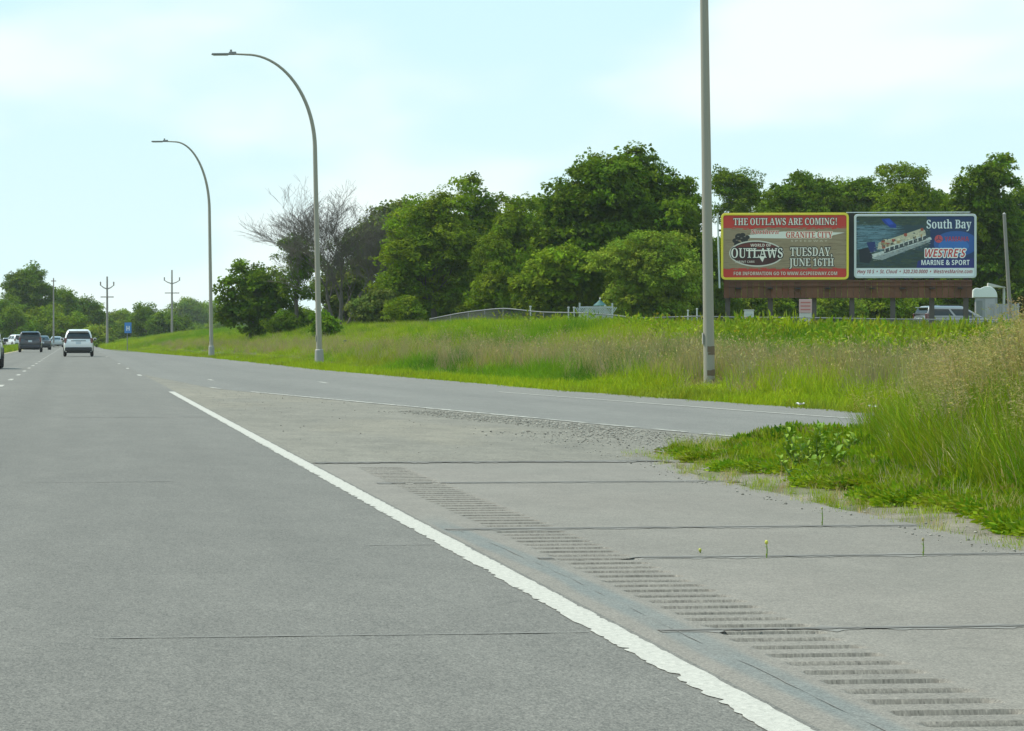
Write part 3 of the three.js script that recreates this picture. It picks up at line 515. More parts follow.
// undergrowth along the foot of the row
const shrubs = [
  [325, 319, 332, 12, 200, GREENS.green.map((v) => v * 0.8), 'small round dark green bush alone on the slope below the bare tree'],
  [283, 317, 332, 16, 244, DARK, 'low bush on the slope beside the small dark tree'],
  [377, 296, 319, 24, 224, GREY, 'low grey green shrub at the foot of the bare tree'],
  [405, 302, 317, 18, 218, MID, 'mid green shrub at the foot of the yellowish green tree'],
  [500, 272, 314, 32, 208, MID, 'leafy shrub between the yellowish tree and the biggest tree'],
  [715, 285, 318, 24, 205, LIGHT, 'light green shrub beside the left billboard post'],
  [762, 290, 318, 30, 216, MID, 'shrub showing under the left half of the red poster'],
  [832, 292, 318, 30, 214, LIGHT, 'light shrub showing under the joint of the two posters'],
  [884, 288, 319, 28, 217, MID, 'shrub showing under the left half of the blue poster'],
  [668, 288, 318, 28, 210, DARK, 'dark undergrowth between the light green tree and the rusty lamp post'],
  [452, 285, 316, 34, 243, DARK, 'dark undergrowth below the narrow tufted tree'],
  [424, 288, 317, 30, 247, DARK, 'dark undergrowth below the yellowish green tree'],
  [545, 284, 316, 34, 214, DARK, 'dark undergrowth left of the white lattice screen'],
  [610, 280, 317, 40, 212, DARK, 'dark undergrowth behind the white lattice screen'],
  [300, 312, 331, 22, 300, DARK, 'dark far bush seen between the slender tree and the lamp post'],
  [925, 294, 319, 22, 219, DARK, 'dark shrub behind the parked silver van'],
];
shrubs.forEach(([px, top, base, hw, D, tint, label], i) => makeTree({ px, top, base, hw, D, tint, label, seed: 3000 + i * 11, lobes: 14, lobeSize: 0.5, crownBase: 0.0, category: 'shrub', name: 'shrub', leaf: 0.7, trunk: 0.04, group: 'shrubs at the foot of the trees' }));
// far trees along the highway
const farTrees = [
  [30, 269, 338, 30, 520, DARK, 'tallest far tree with an open crown above the dark van', 22], [4, 298, 338, 24, 500, DARK, 'far tree behind the white car on the opposite carriageway', 16], [-24, 286, 338, 30, 505, DARK, 'far tree at the outer end of the far row', 16],
  [58, 288, 338, 24, 535, DARK, 'far tree right of the tallest far tree', 16], [84, 291, 338, 22, 560, DARK, 'far tree above the white sport utility vehicle', 16], [100, 304, 339, 18, 590, MID, 'lower far tree beside the first power pole', 14],
  [44, 306, 339, 28, 480, MID, 'low far tree directly behind the dark van', 16], [72, 312, 339, 22, 470, MID, 'low far tree directly behind the silver sedan', 14], [16, 312, 339, 26, 470, DARK, 'low dark far tree behind the median grass', 14],
  [97, 325, 340, 13, 452, YEL, 'round yellowish shrub beside the first power pole', 10], [121, 307, 339, 18, 640, MID, 'pale far tree between the two power poles', 14], [131, 316, 339, 16, 600, DARK, 'dark low far tree behind the blue sign', 12],
  [146, 304, 336, 17, 520, DARK, 'dark domed far tree right of the blue sign', 16], [164, 313, 335, 17, 515, DARK, 'dark low far tree left of the second power pole', 12], [178, 318, 335, 14, 520, DARK, 'dark shrub at the foot of the second power pole', 10],
  [188, 298, 336, 26, 900, MID, 'hazy far tree left of the far wood crest', 18], [214, 303, 336, 24, 930, MID, 'hazy far tree at the middle of the far wood crest', 16], [240, 310, 336, 24, 950, MID, 'hazy far tree behind the small dark tree', 14], [268, 315, 336, 24, 960, MID, 'hazy far tree seen under the slender tree', 12],
  [165, 312, 336, 22, 920, MID, 'hazy far tree between the second power pole and dark trees', 12], [110, 318, 338, 20, 900, MID, 'hazy far tree behind the first power pole', 12], [297, 318, 336, 20, 940, MID, 'hazy far tree behind the slender tree trunk', 12],
];
[[118, 326], [134, 327], [150, 325], [168, 326], [184, 326], [200, 325], [218, 325], [236, 324], [254, 324], [272, 322], [290, 320], [306, 318], [322, 316]].forEach(([px, top], i) => farTrees.push([px, top, 337, 14, 640 + (i * 53) % 70, i % 2 ? DARK : MID, 'low hazy tree of the hedgerow along the far side of the hill', 10]));
farTrees.forEach(([px, top, base, hw, D, tint, label, lobes], i) => makeTree({ px, top, base, hw, D, tint, label, lobes, seed: 5000 + i * 13, lobeSize: 0.42, crownBase: -0.04, far: true, leaf: D > 700 ? 1.3 : 0.8, y: px < 110 ? 0.1 : undefined, category: 'tree', name: 'far_tree', group: label.includes('hedgerow') ? 'hedgerow trees beyond the hill' : 'far trees along the highway' }));
// bare tree
{
  const R = rng(4242), D = 232, p = at(340, 320, D), gy = groundHeight(p.x, D), s = 1 / ppm(D), hgt = at(345, 193, D).y - gy;
  const t = thing('bare_tree', 'leafless grey tree with fine spreading twigs behind the lamp post', 'tree', [p.x, gy - 0.05, -D]); t.scale.set(1.3, 1.1, 1.1);
  const limbs = [], twigs = [];
  const grow = (a, dir, len, r, depth) => {
    const n = 3, pts = [a], rad = [r]; let q = a.clone(), d = dir.clone();
    for (let i = 1; i <= n; i++) { d.add(V((R() - 0.5) * 0.26, (R() - 0.42) * 0.2, (R() - 0.5) * 0.26)).normalize(); q = q.clone().addScaledVector(d, len / n); pts.push(q); rad.push(lerp(r, r * 0.62, i / n)); }
    (depth > 2 ? twigs : limbs).push(taperTube(pts, rad, depth > 2 ? 3 : 6));
    if (depth >= 7) return;
    const kids = depth === 0 ? 5 : depth < 6 ? 3 : 2;
    for (let k = 0; k < kids; k++) {
      const spread = depth === 0 ? 0.62 : 0.75, e = V(d.x + (R() - 0.5) * 2 * spread, d.y + (R() - 0.35) * 0.7 * spread, d.z + (R() - 0.5) * 2 * spread).normalize();
      grow(k === 0 ? pts[n] : pts[1 + Math.floor(R() * n)], e, len * (0.64 + 0.22 * R()), Math.max(0.0075, rad[n] * (0.55 + 0.25 * R())), depth + 1);
    }
  };
  grow(V(0, -0.1, 0), V(0.03, 1, 0), hgt * 0.26, 0.13, 0);
  grow(V(-0.25, -0.1, 0.1), V(-0.3, 1, 0), hgt * 0.29, 0.1, 0);
  grow(V(0.3, -0.1, -0.1), V(0.32, 1, 0.05), hgt * 0.27, 0.1, 0);
  mesh('trunk', merge(limbs), greyBarkMat, t);
  const tw = mesh('twigs', merge(twigs), greyBarkMat, t); tw.userData.kind = 'stuff';
}
// ------------------------------------------------------------------ street lamps
const steelTex = grainTexture(256, 31, (x, y, R) => { const n = 205 + (R() - 0.5) * 36 + 22 * (fbm(x * 0.05, y * 0.02, 3) - 0.5); return [n, n, n * 0.98]; });
const galv = new THREE.MeshStandardMaterial({ color: rgb(0.50, 0.475, 0.41), roughness: 0.7, metalness: 0.05, map: steelTex });
const galvPale = new THREE.MeshStandardMaterial({ color: rgb(0.5, 0.5, 0.49), roughness: 0.7, metalness: 0.1, map: steelTex });
const headMat = std(rgb(0.2, 0.205, 0.2), 0.5, { metalness: 0.4 }), lensMat = std(rgb(0.55, 0.56, 0.55), 0.3);
const rustMat = new THREE.MeshStandardMaterial({ color: rgb(0.27, 0.19, 0.13), roughness: 0.95, map: steelTex });
function streetLamp(px, py, D, label, leanX, arm, straight, rise, skirt = true) {
  const p = at(px, py, D), t = thing('street_lamp', label, 'street lamp', [p.x, p.y - 0.12, -D], 0, 'street lamps along the ramp');
  t.rotation.z = leanX;
  if (skirt) mesh('base_skirt', taperTube([V(0, -0.2, 0), V(0, 0.75, 0), V(0, 0.8, 0)], [0.21, 0.17, 0.15], 14), galvPale, t);
  const plate = mesh('base_plate', box(0.5, 0.04, 0.5, 0, 0.12, 0, 0.01), galvPale, t);
  for (const bx of [-0.19, 0.19]) for (const bz of [-0.19, 0.19]) mesh('anchor_bolt', new THREE.CylinderGeometry(0.022, 0.022, 0.1, 8).translate(bx, 0.17, bz), galv, plate);
  const pts = [V(0, skirt ? 0.6 : 0.05, 0), V(0, straight * 0.5, 0), V(0, straight, 0)], rad = [0.122, 0.104, 0.086];
  mesh('pole', taperTube(pts, rad, 16), galv, t);
  const ap = [], ar = []; const run = arm - 0.9;
  for (let i = 0; i <= 22; i++) { const a = i / 22 * Math.PI / 2; ap.push(V(-(1 - Math.cos(a)) * run, straight - 0.01 + Math.sin(a) * rise, 0)); ar.push(lerp(0.086, 0.042, i / 22)); }
  ap.push(V(-arm + 0.38, straight + rise + 0.02, 0)); ar.push(0.036);
  mesh('arm', taperTube(ap, ar, 12), galv, t);
  const head = mesh('lamp_head', merge([box(0.98, 0.065, 0.34, -arm, straight + rise + 0.02, 0, 0.028), box(0.3, 0.06, 0.2, -arm + 0.36, straight + rise + 0.08, 0, 0.025)]), headMat, t);
  mesh('photocell', new THREE.CylinderGeometry(0.045, 0.045, 0.09, 10).translate(-arm + 0.3, straight + rise + 0.15, 0), headMat, head);
  mesh('lens', box(0.6, 0.02, 0.26, -arm - 0.12, straight + rise - 0.03, 0), lensMat, head);
  mesh('hand_hole_cover', box(0.012, 0.24, 0.12, -0.128, 1.25, 0, 0.005), galvPale, t);
  return t;
}
{
  const lamp = streetLamp(709.5, 392, 70.6, 'nearest tall lamp post with two rust bands near its base in the grass', 0.014, 4.2, 9.0, 3.8, false);
  // rust patches: ragged bands wrapped on the pole
  const patch = (y, h, a0, a1, seed) => {
    const pos = [], idx = [], na = 20, nh = 8;
    for (let j = 0; j <= nh; j++) for (let i = 0; i <= na; i++) { const a = lerp(a0, a1, i / na), v = (j / nh - 0.5) * h * (0.75 + 0.5 * fbm(a * 2, seed, 2)) + 0.02 * (fbm(a * 2 + 4, seed + 3, 2) - 0.5), r = 0.1245 - (y - 0.05) * 0.004 + 0.0015; pos.push(Math.cos(a) * r, y + v, Math.sin(a) * r); if (i && j) { const q = j * (na + 1) + i; idx.push(q, q - 1, q - na - 1, q - 1, q - na - 2, q - na - 1); } }
    const g = new THREE.BufferGeometry(); g.setAttribute('position', new THREE.Float32BufferAttribute(pos, 3)); g.setIndex(idx); g.computeVertexNormals(); g.setAttribute('uv', new THREE.Float32BufferAttribute(new Float32Array(pos.length / 3 * 2), 2)); mesh('rust_band', g, rustMat, lamp);
  };
  patch(1.02, 0.13, -0.9, 2.0, 3); patch(0.93, 0.05, -0.3, 1.9, 16); patch(0.53, 0.13, -0.9, 2.1, 6); patch(0.3, 0.2, -1.2, 1.1, 9);
  streetLamp(319.5, 366, 138, 'lamp post with a curved arm crossing in front of the bare tree', 0.020, 3.62, 9.0, 3.8);
  streetLamp(211.6, 357, 207, 'farthest lamp post with a curved arm left of the small dark tree', 0.014, 2.95, 9.1, 4.1);
}

// ------------------------------------------------------------------ billboard
{
  const cx = 848, D = 200, c = at(cx, 298, D), R = rng(66);
  const t = thing('billboard', 'wide double billboard with a red poster and a blue poster on a brown skirt', 'billboard', [c.x, groundHeight(c.x, D), -D], -0.21);
  const s = 1 / ppm(D) * 1.014, gy = t.position.y;
  const X = (px) => (px - cx) * s, Y = (py) => at(cx, py, D).y - gy;
  const ctx2d = (w, h) => { const k = document.createElement('canvas'); k.width = w; k.height = h; return [k, k.getContext('2d')]; };
  const tex = (k) => { const q = new THREE.CanvasTexture(k); q.colorSpace = THREE.SRGBColorSpace; return q; };
  const fit = (g, s0, x, y, w, h, font, fill, stroke, lw) => { g.save(); g.font = font; g.textBaseline = 'alphabetic'; const m = g.measureText(s0).width; g.translate(x, y); g.scale(w / m, h); if (stroke) { g.strokeStyle = stroke; g.lineWidth = lw; g.lineJoin = 'round'; g.strokeText(s0, 0, 0); } g.fillStyle = fill; g.fillText(s0, 0, 0); g.restore(); };
  // left poster
  const [k1, g1] = ctx2d(1024, 520);
  g1.fillStyle = '#9b876b'; g1.fillRect(0, 0, 1024, 520);
  for (let i = 0; i < 900; i++) { const v = R(); g1.fillStyle = v < 0.5 ? 'rgba(110,90,66,0.25)' : 'rgba(178,160,132,0.2)'; g1.fillRect(R() * 1024, R() * 520, 20 + R() * 90, 2 + R() * 6); }
  g1.fillStyle = '#c93a30'; g1.fillRect(0, 0, 1024, 112); g1.fillRect(0, 438, 1024, 82);
  for (let i = 0; i < 60; i++) { g1.fillStyle = R() < 0.5 ? '#c93a30' : '#8f7a5e'; const x = R() * 1024; g1.fillRect(x, 104 + R() * 12, 14 + R() * 40, 4 + R() * 5); g1.fillRect(x, 432 + R() * 10, 14 + R() * 40, 4 + R() * 5); }
  fit(g1, 'THE OUTLAWS ARE COMING!', 92, 88, 850, 1.12, 'bold 70px serif', '#efe8dc', '#3a1512', 8);
  g1.fillStyle = '#e8e4da'; g1.beginPath(); g1.moveTo(205, 170); g1.lineTo(500, 140); g1.lineTo(1000, 150); g1.lineTo(905, 172); g1.lineTo(880, 192); g1.lineTo(500, 196); g1.lineTo(215, 192); g1.closePath(); g1.fill();
  fit(g1, 'Northern', 232, 160, 230, 1, 'italic bold 48px serif', '#c2423c', '#efe8dc', 5);
  fit(g1, 'GRANITE CITY', 520, 192, 380, 1.05, 'bold 66px serif', '#c03a2c', '#f0e2d0', 9);
  fit(g1, 'S P E E D W A Y', 560, 224, 300, 0.8, 'bold 26px sans-serif', '#c9b9a2');
  // dark engine shape over the oval badge
  g1.fillStyle = '#2b2624'; for (const [x, y, r] of [[140, 182, 34], [182, 206, 30], [108, 214, 24], [168, 168, 22], [206, 186, 20], [128, 242, 30]]) { g1.beginPath(); g1.ellipse(x, y, r, r * 0.8, 0, 0, 7); g1.fill(); }
  g1.fillStyle = '#8d8478'; for (const [x, y] of [[124, 176], [150, 190], [178, 178], [112, 206]]) g1.fillRect(x, y, 16, 6);
  g1.fillStyle = '#d8d2c6'; g1.beginPath(); g1.ellipse(280, 318, 222, 106, 0.02, 0, 7); g1.fill();
  g1.fillStyle = '#4a2320'; g1.beginPath(); g1.ellipse(280, 318, 210, 95, 0.02, 0, 7); g1.fill();
  g1.fillStyle = '#6d2a25'; g1.beginPath(); g1.ellipse(290, 286, 180, 55, 0.02, 3.3, 6.2); g1.fill();
  fit(g1, 'WORLD OF', 232, 262, 170, 0.95, 'bold 34px sans-serif', '#e8e0d2');
  fit(g1, 'OUTLAWS', 70, 352, 430, 1.25, 'bold 88px serif', '#f2ece0', '#241412', 14);
  g1.fillStyle = '#f2ece0'; g1.fillRect(196, 288, 250, 10); g1.beginPath(); g1.moveTo(300, 340); g1.lineTo(352, 340); g1.lineTo(330, 388); g1.closePath(); g1.fill();
  fit(g1, 'SPRINT CARS', 106, 392, 160, 0.8, 'bold 28px sans-serif', '#d8cfc0');
  fit(g1, 'TUESDAY,', 556, 338, 348, 1.3, 'bold 74px serif', '#efe8dc', '#332a24', 12);
  fit(g1, 'JUNE 16TH', 552, 420, 362, 1.2, 'bold 72px serif', '#efe8dc', '#332a24', 12);
  fit(g1, 'FOR INFORMATION GO TO WWW.GCSPEEDWAY.COM', 92, 492, 850, 1.0, 'bold 40px sans-serif', '#e6d6c6', '#6d1a16', 4);
  // right poster
  const [k2, g2] = ctx2d(1024, 540);
  g2.fillStyle = '#31464f'; g2.fillRect(0, 0, 1024, 540);
  const lake = ['#5f8494', '#7297a8', '#4a6d7c', '#3f606c', '#86a8b8'];
  for (let i = 0; i < 900; i++) { g2.fillStyle = lake[Math.floor(R() * 5)]; const y = 50 + R() * 280; g2.globalAlpha = 0.5; g2.fillRect(R() * 360 - 30, y, 20 + R() * 90, 3 + R() * 5); }
  const wood = ['#2f413a', '#3b4c3c', '#2a3936', '#4c5a40', '#33463f'];
  for (let i = 0; i < 1500; i++) { g2.fillStyle = wood[Math.floor(R() * 5)]; g2.globalAlpha = 0.5; const x = R() * 680, y = R() < 0.5 ? R() * 80 : 300 + R() * 160; g2.fillRect(x, y, 12 + R() * 50, 4 + R() * 8); }
  g2.globalAlpha = 1;
  g2.fillStyle = '#1c3766'; g2.beginPath(); g2.moveTo(600, 0); g2.lineTo(1024, 0); g2.lineTo(1024, 460); g2.lineTo(560, 460); g2.quadraticCurveTo(700, 230, 600, 0); g2.fill();
  g2.fillStyle = '#2c5aa2'; g2.beginPath(); g2.ellipse(860, 250, 190, 110, 0, 0, 7); g2.fill(); g2.fillStyle = '#3672bf'; g2.beginPath(); g2.ellipse(840, 270, 130, 62, 0, 0, 7); g2.fill();
  // pontoon boat, seen three-quarters
  const poly = (c0, ...p) => { g2.fillStyle = c0; g2.beginPath(); p.forEach(([x, y], i) => i ? g2.lineTo(x, y) : g2.moveTo(x, y)); g2.closePath(); g2.fill(); };
  poly('#cfd3d2', [130, 345], [600, 205], [640, 190], [655, 212], [250, 372], [205, 388], [150, 378]);
  poly('#9aa2a4', [150, 372], [640, 212], [640, 232], [230, 392]);
  poly('#3a4348', [240, 290], [600, 175], [604, 212], [248, 334]);
  poly('#c9c0a6', [200, 240], [560, 118], [596, 132], [604, 178], [244, 294], [190, 300]);
  for (let i = 0; i < 9; i++) { const x = 250 + i * 40, y = 282 - i * 13; poly('#e3e1d8', [x, y], [x + 8, y - 3], [x + 8, y + 38], [x, y + 41]); }
  poly('#dfe0da', [246, 288], [602, 172], [602, 180], [246, 298]);
  for (let i = 0; i < 34; i++) { const x = 220 + R() * 340, y = 250 - (x - 220) * 0.3 + (R() - 0.6) * 60; g2.fillStyle = ['#b99a6a', '#8a7a5c', '#e1d6ba', '#5a5a52', '#a84c3a'][Math.floor(R() * 5)]; g2.fillRect(x, y, 10 + R() * 18, 10 + R() * 20); }
  poly('#1f3f9a', [222, 34], [290, 26], [352, 84], [348, 112], [300, 108], [250, 70]); poly('#2c55c0', [250, 40], [296, 36], [330, 78], [290, 84]);
  poly('#23346e', [96, 238], [168, 230], [182, 312], [132, 330]); poly('#1c2430', [30, 300], [110, 280], [150, 360], [120, 420], [40, 410]);
  for (let i = 0; i < 420; i++) { const u = R(), x = 120 + u * 520, y = 360 - u * 160 + (R() - 0.62) * 150; g2.globalAlpha = 0.35; g2.fillStyle = ['#e6e4da', '#6f6a5c', '#3c464a', '#b7a480', '#8fa3ac'][Math.floor(R() * 5)]; g2.fillRect(x, y, 4 + R() * 16, 2 + R() * 6); }
  g2.globalAlpha = 1;
  fit(g2, 'South Bay', 606, 118, 384, 1.15, 'bold 92px serif', '#e9eff2', '#0e1a30', 6);
  g2.fillStyle = '#c7505a'; g2.beginPath(); g2.arc(712, 208, 34, 0, 7); g2.fill(); g2.strokeStyle = '#20365e'; g2.lineWidth = 5; g2.beginPath(); for (let i = 0; i < 3; i++) { const a = -1.57 + i * 2.094; g2.moveTo(712, 208); g2.lineTo(712 + Math.cos(a) * 27, 208 + Math.sin(a) * 27); } g2.stroke();
  fit(g2, 'YAMAHA', 762, 230, 208, 1.1, 'bold 54px sans-serif', '#b8343c');
  poly('#2a2f7c', [520, 470], [535, 400], [600, 385], [860, 382], [1010, 378], [1012, 470]);
  fit(g2, "WESTRE'S", 584, 366, 350, 1.15, 'italic bold 84px sans-serif', '#c8363a', '#f2f2ee', 16);
  fit(g2, 'MARINE & SPORT', 560, 436, 416, 1.1, 'bold 56px sans-serif', '#f0f2f4', '#1a2050', 6);
  g2.fillStyle = '#e4e8ea'; g2.fillRect(0, 462, 1024, 78);
  fit(g2, 'Hwy 10 S  \u2022  St. Cloud  \u2022  320.230.0000  \u2022  WestresMarine.com', 14, 508, 985, 1.1, 'italic bold 40px sans-serif', '#97303c');
  const vinyl = (k) => new THREE.MeshStandardMaterial({ map: tex(k), roughness: 0.6 });
  const zF = 0.16;
  const poster = (px0, px1, py0, py1, k, trimMat, trimW, rad) => {
    const w = X(px1) - X(px0), h = Y(py0) - Y(py1), mx = (X(px0) + X(px1)) / 2, my = (Y(py0) + Y(py1)) / 2;
    const pp = mesh('poster', new THREE.PlaneGeometry(w - trimW, h - trimW).translate(mx, my, zF), vinyl(k), t);
    const sh = new THREE.Shape(); const rr = (q, x, y, r) => { q.moveTo(-x + r, -y); q.lineTo(x - r, -y); q.quadraticCurveTo(x, -y, x, -y + r); q.lineTo(x, y - r); q.quadraticCurveTo(x, y, x - r, y); q.lineTo(-x + r, y); q.quadraticCurveTo(-x, y, -x, y - r); q.lineTo(-x, -y + r); q.quadraticCurveTo(-x, -y, -x + r, -y); };
    rr(sh, w / 2, h / 2, rad); const hole = new THREE.Path(); rr(hole, w / 2 - trimW, h / 2 - trimW, rad * 0.6); sh.holes.push(hole);
    mesh('trim', new THREE.ExtrudeGeometry(sh, { depth: 0.06, bevelEnabled: true, bevelSize: 0.012, bevelThickness: 0.012, bevelSegments: 1 }).translate(mx, my, zF - 0.02), trimMat, pp);
    mesh('backing', box(w - 0.04, h - 0.04, 0.1, mx, my, zF - 0.08), std(rgb(0.06, 0.065, 0.065), 0.9), t);
  };
  poster(720.5, 848.5, 213, 279.5, k1, std(rgb(0.85, 0.7, 0.05), 0.5), 0.115, 0.3);
  poster(854.2, 976, 214.5, 278, k2, std(rgb(0.62, 0.66, 0.66), 0.5), 0.11, 0.22);
  const dark = std(rgb(0.035, 0.034, 0.036), 0.85), steel = std(rgb(0.10, 0.085, 0.075), 0.8), white = std(rgb(0.66, 0.7, 0.7), 0.55);
  mesh('rear_frame', merge([box(X(976) - X(718), 0.12, 0.12, (X(976) + X(718)) / 2, Y(230), -0.1), box(X(976) - X(718), 0.12, 0.12, (X(976) + X(718)) / 2, Y(262), -0.1), box(0.3, Y(213) - Y(279), 0.06, X(851.3), Y(246), 0.02)]), dark, t);
  mesh('top_rail', box(X(970) - X(846), 0.05, 0.05, (X(970) + X(846)) / 2, Y(213) + 0.03, 0.1), white, t);
  mesh('side_pole', taperTube([V(X(720.6) - 0.1, Y(288), 0.1), V(X(717.2) - 0.02, Y(213), 0.1)], [0.055, 0.055], 8), white, t);
  // skirt boards
  const n = 42, x0 = X(723), x1 = X(972), bw = (x1 - x0) / n, browns = [rgb(0.27, 0.11, 0.06), rgb(0.23, 0.10, 0.058), rgb(0.3, 0.125, 0.07)].map((q) => new THREE.MeshStandardMaterial({ color: q, roughness: 0.85, map: steelTex }));
  const skirtH = Y(281) - Y(298), bg = box(bw - 0.02, skirtH, 0.03);
  for (let i = 0; i < n; i++) { const b = mesh('skirt_board', bg, browns[Math.floor(R() * 3)], t); b.position.set(x0 + bw * (i + 0.5), (Y(281) + Y(298)) / 2, 0.18 + 0.012 * (i % 2)); }
  const rail = mesh('skirt_rail', merge([box(x1 - x0, 0.1, 0.08, (x0 + x1) / 2, Y(281), 0.24), box(x1 - x0, 0.06, 0.08, (x0 + x1) / 2, Y(286), 0.25)]), browns[1], t);
  for (const px of [738, 770, 798, 828, 872, 902, 932, 960]) mesh('bracket', box(0.32, 0.06, 0.5, X(px), Y(288) - 0.02, 0.4), dark, t);
  for (const px of [727, 770, 814, 852, 893, 932, 966]) mesh('post', merge([box(0.3, Y(225) + 0.4, 0.03, X(px), (Y(225) - 0.4) / 2, 0.0 - 0.12), box(0.3, Y(225) + 0.4, 0.03, X(px), (Y(225) - 0.4) / 2, -0.42), box(0.03, Y(225) + 0.4, 0.28, X(px), (Y(225) - 0.4) / 2, -0.27)]), steel, t);
}

// ------------------------------------------------------------------ chain fence on the crest
{
  const rows = [[430, 319, 196], [458, 313.5, 192], [480, 310.5, 188], [505, 308.6, 184], [541, 312, 182], [581, 313, 180], [617, 315.5, 179], [637, 318, 178], [673, 317, 178], [701, 316.3, 177], [740, 317.3, 177], [800, 317.6, 176], [880, 319, 175], [950, 319.6, 175], [1010, 320, 174], [1090, 320, 174]];
  const t = thing('chain_link_fence', 'low grey chain link fence with a sagging top rail along the field crest', 'fence');
  const pts = rows.map(([x, y, D]) => at(x, y, D)), cv = new THREE.CatmullRomCurve3(pts, false, 'catmullrom', 0.4);
  mesh('top_rail', new THREE.TubeGeometry(cv, 160, 0.03, 6), std(rgb(0.22, 0.228, 0.228), 0.7, { metalness: 0.2 }), t);
  const postMat = std(rgb(0.22, 0.225, 0.225), 0.7, { metalness: 0.3 }), len = cv.getLength(), nP = Math.round(len / 3);
  const pg = new THREE.CylinderGeometry(0.03, 0.03, 1.9, 8).translate(0, -0.9, 0);
  for (let i = 0; i <= nP; i++) { const q = cv.getPointAt(i / nP), m = mesh('post', pg, postMat, t); m.position.copy(q); }
  const pos = [], idx = [], nW = Math.floor(len / 0.09), hh = 1.3;
  const wire = (a, b) => { const k = pos.length / 3, d = V(0, 0, 0).subVectors(b, a), w = V(0, 1, 0).cross(V(0, 0, 1)).normalize().multiplyScalar(0.004); pos.push(a.x - w.x, a.y, a.z, a.x + w.x, a.y, a.z, b.x - w.x, b.y, b.z, b.x + w.x, b.y, b.z); idx.push(k, k + 1, k + 2, k + 1, k + 3, k + 2); };
  for (let i = 0; i < nW; i++) for (const s of [-1, 1]) { const u = i / nW, v = clamp(u + s * hh / len), a = cv.getPointAt(u), b = cv.getPointAt(v); b.y -= hh; a.z += s * 0.004; b.z += s * 0.004; wire(a, b); }
  const g = new THREE.BufferGeometry(); g.setAttribute('position', new THREE.Float32BufferAttribute(pos, 3)); g.setIndex(idx); g.computeVertexNormals();
  mesh('wire_mesh', g, std(rgb(0.16, 0.165, 0.165), 0.7, { metalness: 0.3, side: THREE.DoubleSide }), t).userData.kind = 'stuff';
}

